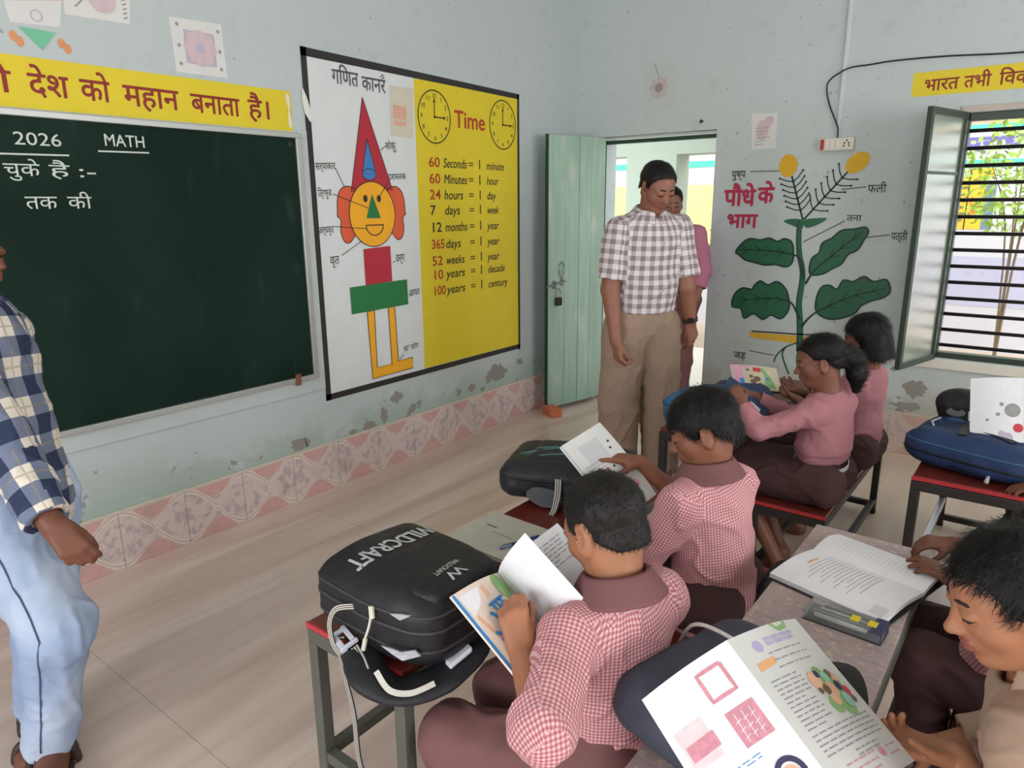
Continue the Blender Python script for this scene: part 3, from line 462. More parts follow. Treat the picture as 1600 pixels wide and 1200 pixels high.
# ================================================================ soft bodies: smooth-blended volumes turned into one continuous mesh
class Field:
    """tapered limbs, ellipsoids and slabs blended into one volume, then meshed with surface nets"""
    def __init__(s, h): s.h = h; s.pr = []
    def add(s, fn, lo, hi, k=.015, op='u'): s.pr.append((fn, np.array(lo, float), np.array(hi, float), k, op)); return s
    def cap(s, a, b, ra, rb, k=.015, op='u', flat=None):
        a, b = np.array(a, float), np.array(b, float); ab = b - a; L2 = ab @ ab + 1e-9; R = max(ra, rb)
        def fn(P):
            q = P - a; t = np.clip(q @ ab / L2, 0, 1); q = q - t[..., None] * ab
            if flat is not None: d, f = flat; q = q + (q @ d)[..., None] * d * (1 / f - 1)
            return (np.sqrt((q * q).sum(-1)) - (ra + (rb - ra) * t)) * (1 if flat is None else .85)
        return s.add(fn, np.minimum(a, b) - R, np.maximum(a, b) + R, k, op)
    def ell(s, c, r, A=None, k=.015, op='u'):
        c = np.array(c, float); r = np.array(r, float); A = np.eye(3) if A is None else np.array(A, float); R = max(r)
        def fn(P):
            q = (P - c) @ A.T; k0 = np.sqrt(((q / r) ** 2).sum(-1)); k1 = np.sqrt(((q / (r * r)) ** 2).sum(-1)) + 1e-9; return k0 * (k0 - 1) / k1
        return s.add(fn, c - R, c + R, k, op)
    def box(s, c, hf, A=None, rad=.02, k=.015, op='u', fn2=None):
        c = np.array(c, float); hf = np.array(hf, float); A = np.eye(3) if A is None else np.array(A, float); R = np.linalg.norm(hf)
        def fn(P):
            q = (P - c) @ A.T
            if fn2: q = fn2(q)
            q = np.abs(q) - (hf - rad); return np.sqrt((np.maximum(q, 0) ** 2).sum(-1)) + np.minimum(q.max(-1), 0) - rad
        return s.add(fn, c - R, c + R, k, op)
    def half(s, c, n, op='s', k=.004):
        c = np.array(c, float); n = nrm(n)
        return s.add(lambda P: -((P - c) @ n), [-99] * 3, [99] * 3, k, op)   # cuts away the side n points to
    def mesh(s):
        h = s.h; us = [p for p in s.pr if p[4] == 'u']; lo = np.min([p[1] for p in us], 0) - 3 * h; hi = np.max([p[2] for p in us], 0) + 3 * h
        n = np.ceil((hi - lo) / h).astype(int) + 1; D = np.full(n, .06, np.float32); ax = [lo[i] + h * np.arange(n[i]) for i in range(3)]
        for fn, a, b, k, op in s.pr:
            m = k + 3 * h if op == 'u' else k + h
            i0 = np.clip(np.floor((a - m - lo) / h).astype(int), 0, n); i1 = np.clip(np.ceil((b + m - lo) / h).astype(int) + 1, 0, n)
            if (i1 <= i0).any(): continue
            sl = tuple(slice(i0[i], i1[i]) for i in range(3)); P = np.stack(np.meshgrid(*[ax[i][sl[i]] for i in range(3)], indexing='ij'), -1)
            d = fn(P); o = D[sl]
            if op == 'u': t = np.maximum(k - np.abs(o - d), 0) / max(k, 1e-6); D[sl] = np.minimum(o, d) - t * t * k / 4
            else: d = -d; t = np.maximum(k - np.abs(o - d), 0) / max(k, 1e-6); D[sl] = np.maximum(o, d) + t * t * k / 4
        return nets(D, lo, h)
def nets(D, lo, h):
    S = D < 0; n = np.array(D.shape); c = S[:-1, :-1, :-1].astype(np.int8).copy()
    for o in ((0,0,1),(0,1,0),(0,1,1),(1,0,0),(1,0,1),(1,1,0),(1,1,1)): c += S[o[0]:n[0]-1+o[0], o[1]:n[1]-1+o[1], o[2]:n[2]-1+o[2]]
    act = np.argwhere((c > 0) & (c < 8)); idx = np.full(n - 1, -1, np.int32); idx[tuple(act.T)] = np.arange(len(act))
    cs = [(0,0,0),(1,0,0),(0,1,0),(1,1,0),(0,0,1),(1,0,1),(0,1,1),(1,1,1)]; vals = [D[act[:,0]+o[0], act[:,1]+o[1], act[:,2]+o[2]] for o in cs]
    acc = np.zeros((len(act), 3)); cnt = np.zeros(len(act))
    for i, j in ((0,1),(2,3),(4,5),(6,7),(0,2),(1,3),(4,6),(5,7),(0,4),(1,5),(2,6),(3,7)):
        a, b = vals[i], vals[j]; m = (a < 0) != (b < 0); t = np.where(m, a / np.where(m, a - b, 1), 0); A, B = np.array(cs[i]), np.array(cs[j])
        acc += m[:, None] * (A + t[:, None] * (B - A)); cnt += m
    VV = lo + h * (act + acc / cnt[:, None]); F = []
    for a in range(3):
        b, c_ = (a + 1) % 3, (a + 2) % 3; s0 = [slice(0, n[i] - (1 if i == a else 0)) for i in range(3)]; s1 = list(s0); s1[a] = slice(1, n[a])
        x = S[tuple(s0)] != S[tuple(s1)]; e = np.argwhere(x); e = e[(e[:, b] > 0) & (e[:, c_] > 0) & (e[:, b] < n[b] - 1) & (e[:, c_] < n[c_] - 1)]
        ins = S[tuple(e.T)]; eb = np.eye(3, dtype=int)[b]; ec = np.eye(3, dtype=int)[c_]
        q = np.stack([idx[tuple((e - eb - ec).T)], idx[tuple((e - ec).T)], idx[tuple(e.T)], idx[tuple((e - eb).T)]], 1); q[~ins] = q[~ins][:, ::-1]; F.append(q)
    return VV, np.concatenate(F)
def vnoise(P, scale, seed=0):
    """smooth value noise, -1..1"""
    r = np.random.default_rng(seed).random((17, 17, 17)).astype(np.float32) * 2 - 1; r[16] = r[0]; r[:, 16] = r[:, 0]; r[:, :, 16] = r[:, :, 0]
    q = np.asarray(P) * scale + 100; i = np.floor(q).astype(int); f = q - i; f = f * f * (3 - 2 * f); i = i % 16; o = 0
    for dx in (0, 1):
        for dy in (0, 1):
            for dz in (0, 1): o = o + r[i[:, 0] + dx, i[:, 1] + dy, i[:, 2] + dz] * (f[:, 0] if dx else 1 - f[:, 0]) * (f[:, 1] if dy else 1 - f[:, 1]) * (f[:, 2] if dz else 1 - f[:, 2])
    return o
def nrm_rows(a): return a / (np.linalg.norm(a, axis=1, keepdims=True) + 1e-9)
def normals(VV, F):
    fn = np.cross(VV[F[:, 2]] - VV[F[:, 0]], VV[F[:, 3]] - VV[F[:, 1]]); N = np.zeros_like(VV)
    for k in range(4): np.add.at(N, F[:, k], fn)
    return N / (np.linalg.norm(N, axis=1, keepdims=True) + 1e-12)
def smooth(VV, F, it=2):
    for _ in range(it):
        acc = np.zeros_like(VV); cnt = np.zeros(len(VV))
        for k in range(4): np.add.at(acc, F[:, k], VV[F[:, (k + 1) % 4]]); np.add.at(cnt, F[:, k], 1)
        VV = VV * .4 + .6 * acc / np.maximum(cnt, 1)[:, None]
    return VV
def from_arrays(name, VV, F, mats, parent=None, uv=None, attr=None, tris=None):
    me = bpy.data.meshes.new(name); VV = VV - root_off(parent); nt_ = 0 if tris is None else len(tris)
    me.vertices.add(len(VV)); me.vertices.foreach_set('co', VV.astype(np.float32).ravel()); nf = len(F)
    me.loops.add(nf * 4 + nt_ * 3); me.polygons.add(nf + nt_)
    li = F.ravel() if tris is None else np.concatenate([F.ravel(), tris.ravel()])
    me.loops.foreach_set('vertex_index', li.astype(np.int32)); me.polygons.foreach_set('loop_start', np.concatenate([np.arange(nf) * 4, nf * 4 + np.arange(nt_) * 3]).astype(np.int32))
    if uv is not None: me.uv_layers.new(name='cloth').data.foreach_set('uv', uv.astype(np.float32).ravel())
    for k, a in (attr or {}).items(): me.attributes.new(k, 'FLOAT', 'POINT').data.foreach_set('value', a.astype(np.float32))
    for m in (mats if isinstance(mats, (list, tuple)) else [mats]): me.materials.append(m)
    me.update(calc_edges=True); me.shade_smooth(); return link(name, me, parent)
def soft(name, fld, m, parent, wr=0, wscale=20, seed=0, it=1, wr2=0, segs=None, fold=None):
    VV, F = fld.mesh(); VV = smooth(VV, F, it) if it else VV
    if wr:
        n = normals(VV, F); q = VV @ np.linalg.qr(np.random.default_rng(seed + 40).normal(0, 1, (3, 3)))[0] * V(1.5, 1.2, .42); VV = VV + n * (wr * .7 * vnoise(VV, wscale, seed) + (wr2 or wr * .25) * (1 - 2 * np.abs(vnoise(VV, wscale * 2.1, seed + 1))))[:, None]
        if fold: k = vnoise(q, fold[1], seed + 2); VV = VV + n * (fold[0] * (np.exp(-(k / .2) ** 2) - .4))[:, None]
    return from_arrays(name, VV, F, m, parent, cloth_uv(VV, F, segs) if segs else None)
def cloth_uv(VV, F, segs):
    """cloth coordinates in metres: round each sleeve and along it, piece by piece as it was cut"""
    C_ = VV[F].mean(1); fnm = nrm_rows(np.cross(VV[F[:, 2]] - VV[F[:, 0]], VV[F[:, 3]] - VV[F[:, 1]])); best = np.full(len(C_), 1e9); uv = np.zeros((len(F), 4, 2))
    for a, b, r, L, Fd in segs:
        a, b = np.array(a, float), np.array(b, float); ab = b - a; ln = np.linalg.norm(ab); d = ab / ln; L_ = nrm(L - d * (L @ d)); Fw = np.cross(d, L_)
        t = np.clip((C_ - a) @ d, 0, ln); dist = np.linalg.norm(C_ - a - t[:, None] * d, axis=1) - r; m = dist < best; best[m] = dist[m]
        P = VV[F[m]] - a; x, y = P @ L_, P @ Fw / Fd; ang = np.arctan2(x, y); ang = ang[:, :1] + (ang - ang[:, :1] + math.pi) % (2 * math.pi) - math.pi
        e = (np.abs(fnm[m] @ d) > .74)[:, None]; uv[m, :, 0] = np.where(e, x, ang * r); uv[m, :, 1] = np.where(e, y, P @ d)
    return uv.reshape(-1, 2)
# ================================================================ desks and benches
N, M_LAM = newmat('maroon_laminate', .28, .5); p = N.obj(); c = N.mix(N.noise(N.mapped(p, (8, 1.2, 8)), 2.5, 4, .6), lin((92, 34, 30)), lin((122, 52, 42))); N.color(N.mix(N.math('MULTIPLY', N.ramp(N.noise(p, 30, 4, .6), .6, .75), .35), c, lin((150, 110, 100)))); 
N, M_WORN = newmat('worn_laminate', .4, .45); p = N.obj(); c = N.mix(N.noise(p, 5, 4, .6), lin((150, 130, 130)), lin((188, 170, 168))); c = N.mix(N.ramp(N.noise(p, 55, 5, .7), .52, .66), c, lin((206, 190, 172))); c = N.mix(N.math('MULTIPLY', N.ramp(N.noise(N.mapped(p, (3, 40, 3)), 4, 4), .6, .75), .5), c, lin((92, 72, 70))); N.color(c)
M_EDGE = mat('red_edging', (176, 54, 58), .4, .2, 30); M_TUBE = mat('grey_green_tube', (96, 98, 90), .42, .18, 24, metal=.25); M_TUBED = mat('dark_tube', (52, 48, 46), .45, .18, 24, metal=.2); M_TUBES = mat('bare_steel_tube', (176, 176, 182), .3, .12, 30, metal=.7); M_RUBBER = mat('black_rubber', (30, 30, 30), .7, .1, 30)
def table(name, label, cat, x0, x1, y0, y1, z, top, tube, rail=.20, runner=False, group=None, edge=None, low=None, sill=.0):
    """square-tube table or bench: laminate top in a metal rim on four legs joined by rails"""
    t = thing(name, label, cat, ((x0 + x1) / 2, (y0 + y1) / 2, 0), group); w_ = .030
    MB().box((x0 + .004, y0 + .004, z - .018), (x1 - .004, y1 - .004, z)).build('top', top, t, bevel=.002)
    if edge: MB().box((x0 + .001, y0 - .002, z - .014), (x1 - .001, y0 + .004, z - .001)).build('edge_strip', edge, t); 
    rim = MB(); zr = z - .018
    for lo, hi in (((x0, y0, zr - .034), (x1, y0 + w_, zr)), ((x0, y1 - w_, zr - .034), (x1, y1, zr)), ((x0, y0 + w_, zr - .034), (x0 + w_, y1 - w_, zr)), ((x1 - w_, y0 + w_, zr - .034), (x1, y1 - w_, zr))): MB().box(lo, hi).build('rim', tube, t, bevel=.003)
    for x in (x0, x1 - w_):
        for y in (y0, y1 - w_):
            l = MB().box((x, y, .006), (x + w_, y + w_, zr - .034)).build('leg', tube, t, bevel=.003); MB().box((x - .001, y - .001, 0), (x + w_ + .001, y + w_ + .001, .014)).build('foot_cap', M_RUBBER, l)
    lw = low or tube
    for x in (x0, x1 - w_): MB().box((x + .002, y0 + w_, rail), (x + w_ - .002, y1 - w_, rail + .028)).build('side_rail', lw, t, bevel=.003)
    for y in (y0, y1 - w_):
        rz = .03 if (runner and y != y0) else rail; MB().box((x0 + w_, y + .002, rz), (x1 - w_, y + w_ - .002, rz + .028)).build('cross_rail', tube, t, bevel=.003)
    return t
DG, BG = 'metal framed school desks', 'metal framed school benches'
table('school_desk', 'maroon topped desk nearest the blackboard, carrying the black school bag', 'desk', 1.785, 2.092, .822, 2.12, .60, M_LAM, M_TUBE, .235, False, DG, M_EDGE)
table('school_desk', 'pale worn desk under the open notebook and pencil box', 'desk', 2.556, 2.855, .80, 2.022, .60, M_WORN, M_TUBE, .22, False, DG)
table('school_desk', 'dark desk between the two girls and the checked shirt man', 'desk', 1.785, 2.092, 2.58, 3.75, .60, M_LAM, M_TUBED, .20, False, DG)
table('school_desk', 'maroon desk at far right carrying the blue bag', 'desk', 2.712, 3.03, 2.60, 3.72, .60, M_LAM, M_TUBED, .12, True, DG, M_EDGE, M_TUBES)
table('school_bench', 'maroon bench under the boys reading at the near desk', 'bench', 2.17, 2.44, .80, 2.12, .365, M_LAM, M_TUBED, .12, True, BG)
table('school_bench', 'maroon bench with red seat that the two girls share', 'bench', 2.17, 2.455, 2.62, 3.68, .365, M_LAM, M_TUBED, .05, True, BG, M_EDGE)
table('school_bench', 'bench under the khaki shirted boy behind the worn desk', 'bench', 2.96, 3.25, .82, 2.05, .365, M_LAM, M_TUBED, .12, True, BG)
table('school_bench', 'bench under the pupil at the right edge behind the blue bag desk', 'bench', 3.14, 3.42, 2.55, 3.72, .365, M_LAM, M_TUBED, .12, True, BG)
# ================================================================ school bags
def cloth(name, c, rough=.6): return mat(name, c, rough, .2, 14, bump=.25, bscale=180, spec=.35)
B_BLACK = cloth('black_nylon', (30, 30, 34), .5); B_BLACK2 = cloth('black_bag_cloth', (34, 35, 40), .55); B_GREY = cloth('slate_bag_cloth', (66, 70, 84), .7); B_BLUE = cloth('blue_bag_cloth', (38, 58, 96), .65); B_SKY = cloth('steel_blue_cloth', (52, 92, 128), .7); B_TEALT = mat('teal_print', (96, 150, 158), .6, .15, 40); M_SILV = mat('silver_print', (188, 190, 194), .45, .1, 40); M_REFL = mat('reflective_tape', (214, 210, 202), .5, .08, 40); M_ZIP = mat('zip_black', (20, 20, 22), .5, .1, 60); M_BUCK = mat('grey_buckle', (206, 210, 222), .35, .06, 40); M_PULL = mat('zip_pull', (206, 206, 190), .4, .1, 60)
STRP = None
N, STRP = newmat('striped_webbing', .75, .2); q_ = N.xyz(N.uv()); N.color(N.mix(N.math('GREATER_THAN', N.math('FRACT', N.math('MULTIPLY', q_[0], 3.2)), .45), lin((54, 52, 52)), lin((198, 192, 186))))
def webbing(parent, name, pts, nor, wd, m=None, t=.0025):
    b = MB(); pts = catmull(pts, 6); b.ribbon(pts, nor, wd, t); o = b.build(name, m or STRP, parent)
    if m is None:
        u = o.data.uv_layers.new(name='across')
        for lp in o.data.loops: u.data[lp.index].uv = (1.0 if lp.vertex_index % 4 in (1, 2) else 0.0, 0)
    return o
def bag_shape(c, A, hf, taper=.2, sag=.0, bulge=.25):
    def fn2(q):
        q = q.copy(); x = np.clip(q[..., 0] / hf[0], -1, 1); q[..., 1] = q[..., 1] / (1 - taper * np.clip(x, 0, 1) ** 2); r_ = np.clip(np.sqrt(x ** 2 * .6 + np.clip(q[..., 1] / hf[1], -1, 1) ** 2 * .6), 0, 1.1); q[..., 2] = q[..., 2] / (1 - bulge * r_ ** 2); return q
    return fn2
def bag(name, label, c, A, hf, m, pocket=None, seed=0, h=.006, rad=.045, taper=.2, wr=.006, group='school bags', bulge=.25, ws=14):
    A = np.array([nrm(a) for a in A]); c = np.array(c, float); base = c - A[2] * hf[2]; t = thing(name, label, 'school bag', (c[0], c[1], c[2] - hf[2]), group)
    F = Field(h); F.box(c, np.array(hf), A, rad, .015, 'u', bag_shape(c, A, hf, taper, 0, bulge)); soft('bag_body', F, m, t, wr, ws, seed, 2)
    if pocket:
        pc, ph, pm = pocket; F = Field(h); F.box(c + A[0] * pc[0] + A[1] * pc[1] + A[2] * pc[2], np.array(ph), A, .02, .01, 'u', bag_shape(c, A, ph, .3, 0, .2)); soft('front_pocket', F, pm, t, wr * .6, 20, seed + 3, 2)
    S = lambda a, b, d=0: c + A[0] * a + A[1] * b + A[2] * d
    return t, S, A
# the black bag with lettering, lying face up on the near desk
x_ = V(1, -.05, .02)
b1, S1, A1 = bag('school_bag', 'black school bag with silver lettering lying on the near desk', (2.0, .955, .692), (x_, (.05, 1, 0), (0, 0, 1)), (.178, .145, .092), B_BLACK, ((.03, 0, .055), (.135, .115, .034), B_BLACK), 4, .005, .05, .22, .005)
def top_of(obj_list, S, A):
    """finds the cloth surface under a point by casting a ray onto the bag's meshes, so that prints lie on it"""
    from mathutils.bvhtree import BVHTree
    vs, fs = [], []
    for o in obj_list:
        off = root_off(o); b = len(vs); vs += [tuple(np.array(v.co) + off) for v in o.data.vertices]; fs += [[b + i for i in p.vertices] for p in o.data.polygons]
    T = BVHTree.FromPolygons(vs, fs)
    def P(a, b, h=0, d0=.3):
        hit = T.ray_cast(Vector(S(a, b, d0)), Vector(-A[2])); q = np.array(hit[0]) if hit[0] is not None else S(a, b, .09); return q + A[2] * (h + .0006)
    return P
T1 = top_of(b1.children, S1, A1)
def bag_text(parent, name, P, body, o, rd, upv, h, wd, m, bold=.012):
    rd, upv = np.array(rd), np.array(upv); b = Paint(lambda u, v, k=0: P(*(np.array(o) + rd * u + upv * v), k)); b.text(body, 0, 0, h, wd, 1, bold); return b.build(name, m, parent)
bag_text(b1, 'large_lettering', T1, 'WILDCRAFT', (-.085, .118), (0, -1), (1, 0), .050, .235, M_SILV, .03); bag_text(b1, 'small_lettering', T1, 'WILDCRAFT', (.092, .035), (.12, -1), (1, .12), .013, .075, M_SILV); bag_text(b1, 'logo', T1, 'W', (.116, .02), (.12, -1), (1, .12), .026, .05, M_SILV, .016)
def seam(parent, S, d, m, r=.003, name='piping', n=56):
    """a line of piping or zip laid round the side of a bag at height d, found by casting rays inwards"""
    from mathutils.bvhtree import BVHTree
    vs, fs = [], []
    for o in parent.children:
        if o.name.split('.')[0] in ('bag_body', 'front_pocket', 'top_panel'): off = root_off(o); k0 = len(vs); vs += [tuple(np.array(v.co) + off) for v in o.data.vertices]; fs += [[k0 + i for i in p.vertices] for p in o.data.polygons]
    T = BVHTree.FromPolygons(vs, fs); pts = []; c = S(0, 0, d)
    for k in range(n):
        q = S(.5 * math.cos(2 * math.pi * k / n), .5 * math.sin(2 * math.pi * k / n), d); h = T.ray_cast(Vector(q), Vector(c - q))
        if h[0] is not None: pts.append(np.array(h[0]))
    return MB().tube(pts + [pts[0]], r, 6, False).build(name, m, parent, smooth=True)
M_PIPE = mat('charcoal_piping', (58, 58, 62), .5, .1, 40); seam(b1, S1, .042, M_PIPE, .0035); seam(b1, S1, .012, M_PIPE, .004, 'zip'); seam(b1, S1, -.03, M_PIPE, .0035)
z0_ = S1(.045, -.146, .035); zp = MB().obox(z0_ + V(0, -.006, 0), (nrm(V(.3, -.2, -1)), nrm(V(1, .1, .2)), V(0, -1, .1)), (.012, .005, .003)).build('zip_slider', M_PULL, b1, bevel=.001)
webbing(b1, 'zip_pull_cord', [z0_ + V(0, -.008, -.008), z0_ + V(.0, -.016, -.03), z0_ + V(-.008, -.02, -.055)], (0, -1, 0), .004, M_REFL, .003); MB().obox(z0_ + V(-.010, -.021, -.068), (nrm(V(-.2, -.1, -1)), (1, 0, 0), (0, -1, 0)), (.014, .0045, .003)).build('zip_pull_tab', M_PULL, b1, bevel=.0015)
for pts in ([S1(.09, -.140, .045), S1(.115, -.136, .038), S1(.13, -.120, .046), S1(.115, -.133, .050)], [S1(.07, -.150, -.028), S1(.10, -.148, -.035), S1(.125, -.143, -.042), S1(.155, -.122, -.03), S1(.145, -.128, -.018), S1(.12, -.141, -.026), S1(.10, -.147, -.024)]): MB().prism(pts, nrm(V(.3, -1, .2)), .006).build('crumpled_lining', mat('grey_lining', (176, 174, 184), .4, .3, 60, bump=.6), b1, bevel=.001)
F = Field(.005); sp = catmull([(2.0, .80, .618), (2.05, .775, .605), (2.10, .79, .585), (2.145, .83, .59), (2.165, .90, .60), (2.155, .97, .615)], 4)
for i in range(len(sp) - 1): F.cap(sp[i], sp[i + 1], .036, .036, .01, 'u', (V(0, 0, 1), .42))
soft('shoulder_strap', F, B_BLACK2, b1, .003, 20, 5)
webbing(b1, 'strap_trim', [(2.075, .772, .628), (2.115, .768, .607), (2.15, .79, .603), (2.175, .83, .612)], (.2, -.6, 1), .011, M_REFL); webbing(b1, 'strap_stripes', [(1.985, .795, .632), (2.02, .782, .628), (2.05, .768, .622)], (0, -.5, 1), .018)
webbing(b1, 'strap_loop', [S1(-.02, -.145, .02), S1(-.055, -.165, .01), S1(-.062, -.178, -.02), S1(-.048, -.182, -.06), S1(-.03, -.178, -.078)], (.2, -1, .25), .013)
bk_c = V(1.955, .782, .632); MB().obox(bk_c, (nrm(V(1, -.25, -.1)), nrm(V(.25, 1, .3)), nrm(V(0, -.35, 1))), (.024, .006, .004)).obox(bk_c + V(-.004, .024, .012), (nrm(V(1, -.25, -.1)), nrm(V(.25, 1, .3)), nrm(V(0, -.35, 1))), (.024, .005, .004)).obox(bk_c + V(-.026, .016, .008), (nrm(V(1, -.25, -.1)), nrm(V(.25, 1, .3)), nrm(V(0, -.35, 1))), (.004, .02, .004)).obox(bk_c + V(.022, .006, .005), (nrm(V(1, -.25, -.1)), nrm(V(.25, 1, .3)), nrm(V(0, -.35, 1))), (.004, .02, .004)).build('buckle', M_BUCK, b1, bevel=.0015)
webbing(b1, 'hanging_strap', [(1.95, .79, .632), (1.925, .79, .618), (1.918, .805, .585), (1.925, .812, .52), (1.945, .812, .44), (1.965, .80, .36), (1.985, .795, .31)], [(-.2, -.6, 1)] * 6 + [(-.3, -1, .15)] * 31, .026)
MB().obox((2.17, .905, .628), (nrm(V(.3, 1, .4)), nrm(V(1, -.3, 0)), (0, 0, 1)), (.028, .012, .006)).build('clip', M_BUCK, b1, bevel=.004)
# black bag with teal stripes at the far end of the same desk
b2, S2, A2 = bag('school_bag', 'black school bag with teal stripes on the desk behind the held booklet', (1.865, 1.80, .668), (nrm(V(1, .42, 0)), nrm(V(-.42, 1, 0)), (0, 0, 1)), (.215, .15, .068), B_BLACK2, ((.02, 0, .045), (.15, .105, .03), B_BLACK), 9, .007, .05, .2, .007)
T2 = top_of(b2.children, S2, A2)
b = Paint(lambda u, v, k=0: T2(u, v, k)); [b.line([(-.17 + .008 * i, -.03 + .004 * i), (-.13 + .008 * i, -.05 + .004 * i)], .0035, 1) for i in range(14)]; b.build('teal_stripes', B_TEALT, b2)
b = Paint(lambda u, v, k=0: T2(u, v, k)); [b.line([(-.10 + .007 * i, -.068 + .002 * i), (-.085 + .007 * i, -.078 + .002 * i)], .003, 1) for i in range(12)]; b.build('teal_stripes', B_TEALT, b2)
seam(b2, S2, .02, M_ZIP, .004, 'zip')
MB().prism(catmull([S2(-.12, -.148, -.03), S2(-.07, -.156, -.06), S2(-.01, -.155, -.05), S2(-.02, -.155, -.01), S2(-.09, -.15, .0)], 3, True), nrm(A2[1] * -1), .006).build('side_pocket', mat('grey_mesh_cloth', (86, 88, 92), .7, .2, 40), b2)
webbing(b2, 'webbing_strap', [S2(-.02, -.150, .03), S2(-.02, -.165, -.02), S2(-.03, -.19, -.066), S2(-.055, -.225, -.072)], [-A2[1]] * 8 + [V(0, 0, 1)] * 11, .022)
# slate bag under the textbook, on the worn desk
b3, S3, A3 = bag('school_bag', 'slate grey school bag under the big open textbook', (2.655, 1.07, .664), (nrm(V(.25, 1, 0)), nrm(V(-1, .25, 0)), (0, 0, 1)), (.18, .13, .064), B_GREY, None, 13, .006, .055, .15, .006)
MB().tube(catmull([S3(.04, .15, -.02), S3(.05, .12, .055), S3(.045, .05, .078), S3(.03, -.05, .08)], 5), .004, 6).build('piping', M_REFL, b3, smooth=True)
webbing(b3, 'shoulder_strap', [S3(.19, -.06, .0), S3(.20, -.11, .02), S3(.14, -.16, .01), S3(.06, -.185, -.02), S3(-.02, -.19, -.05)], (-.1, .2, 1), .034, B_BLACK, .008)
# black bag standing on the floor beside the worn desk
b4, S4, A4 = bag('school_bag', 'black bag standing on the floor against the worn desk', (2.50, 1.875, .245), (nrm(V(0, .06, 1)), nrm(V(0, 1, -.06)), (1, 0, 0)), (.24, .175, .05), B_BLACK2, None, 17, .008, .05, .25, .007)
MB().tube(catmull([S4(.2, -.1, .07), S4(.24, -.06, .085), S4(.23, .0, .08), S4(.25, .05, .085)], 5), .004, 6).build('drawstring', M_REFL, b4, smooth=True)
# blue bags on the girls' desk
b5, S5, A5 = bag('school_bag', 'steel blue bag on the dark desk in front of the checked shirt man', (1.93, 2.72, .674), (nrm(V(.15, 1, 0)), nrm(V(-1, .15, 0)), (0, 0, 1)), (.16, .13, .082), B_SKY, None, 19, .008, .05, .1, .007); seam(b5, S5, .03, B_BLUE, .004)
b6, S6, A6 = bag('school_bag', 'dark blue bag on the desk below the ponytailed girl', (1.95, 3.03, .655), (nrm(V(1, .1, 0)), nrm(V(-.1, 1, 0)), (0, 0, 1)), (.135, .14, .055), B_BLUE, None, 21, .008, .045, .1, .006); webbing(b6, 'strap', [S6(.13, -.02, .02), S6(.17, -.04, -.02), S6(.16, -.06, -.1), S6(.15, -.07, -.2)], (1, 0, .3), .02, B_BLACK)
# blue bag and black pouch on the right-hand desk
b7, S7, A7 = bag('school_bag', 'large navy blue bag lying on the far right desk', (2.875, 2.83, .668), (nrm(V(-1, .22, .02)), nrm(V(.22, 1, 0)), (0, 0, 1)), (.20, .17, .072), B_BLUE, None, 25, .007, .055, .12, .009, 'school bags', .3, 11)
MB().tube([(2.925, 2.662, .638), (2.922, 2.645, .622), (2.92, 2.632, .612)], [.004, .006, .007], 8).build('zip_pull', M_SILV, b7, smooth=True); T7 = top_of(b7.children, S7, A7); webbing(b7, 'strap', [T7(.02, -.12, .003), T7(.03, -.06, .003), T7(.035, .0, .003), T7(.05, .06, .003), T7(.08, .10, .003)], (0, 0, 1), .03, B_BLACK2); webbing(b7, 'strap', [T7(.02, -.05, .004), T7(-.05, -.06, .004), T7(-.12, -.08, .004)], (0, 0, 1), .03, B_BLACK2); MB().tube([T7(.13, -.06, .004), T7(.15, -.02, .004), T7(.14, .03, .004)], .004, 6).build('zip', M_SILV, b7); F = Field(.006); F.box(S7(.0, .085, .035), (.15, .05, .032), A7, .03, .01, 'u'); soft('top_panel', F, B_SKY, b7, .004, 20, 6, 2); seam(b7, S7, -.01, M_ZIP, .004, 'zip'); seam(b7, S7, .025, B_SKY, .004)
t = thing('pouch', 'small black pouch with oval patch lying on the navy bag', 'pouch', (2.79, 3.0, .70)); F = Field(.005); F.ell((2.79, 3.0, .772), (.078, .062, .058)); F.box((2.79, 3.0, .758), (.066, .055, .052), None, .03, .02); soft('pouch_body', F, cloth('black_pouch_cloth', (34, 30, 32), .6), t, .004, 22, 3, 2)
MB().add([V(2.785, 3.0, .755) + V(.030 * math.cos(a), -.066 + .003 * abs(math.sin(a)), .016 * math.sin(a)) for a in np.linspace(0, 6.28, 24)[:-1]], [list(range(23))]).build('oval_patch', mat('grey_patch', (110, 108, 110), .6, .1, 30), t); MB().tube(catmull([(2.725, 2.975, .785), (2.76, 2.945, .79), (2.82, 2.945, .79), (2.856, 2.975, .785)], 5), .003, 6).build('zip', M_ZIP, t)
# ================================================================ books and small things
N, M_PAGE = newmat('page_white', .7, .25); N.color(N.mix(N.noise(N.obj(), 30, 3), lin((222, 222, 228)), lin((236, 236, 240))))
M_PAGEG = mat('page_grey', (206, 206, 204), .7, .04, 20); M_INK = mat('printed_text', (146, 144, 150), .8, .1, 60); M_INKB = mat('purple_print', (178, 168, 204), .8, .1, 40); M_ROSE = mat('rose_print', (208, 142, 156), .8, .3, 90); M_ROSEL = mat('pale_rose_print', (232, 206, 212), .8, .15, 60); M_ORNG = mat('orange_print', (224, 170, 120), .8, .1, 40); M_GRNP = mat('green_print', (140, 178, 120), .8, .3, 40); M_TEAL = mat('teal_print_page', (150, 200, 180), .8, .2, 30); M_SKIN = mat('peach_print', (226, 178, 150), .8, .2, 40); M_BLUEP = mat('blue_print', (56, 136, 204), .7, .1, 40); M_BRWN = mat('brown_print', (120, 96, 76), .8, .25, 30); M_PINKP = mat('pink_print', (228, 160, 190), .8, .15, 40); M_NAVP = mat('indigo_print', (62, 62, 92), .8, .15, 40); M_REDP = mat('red_print', (200, 70, 80), .8, .12, 40)
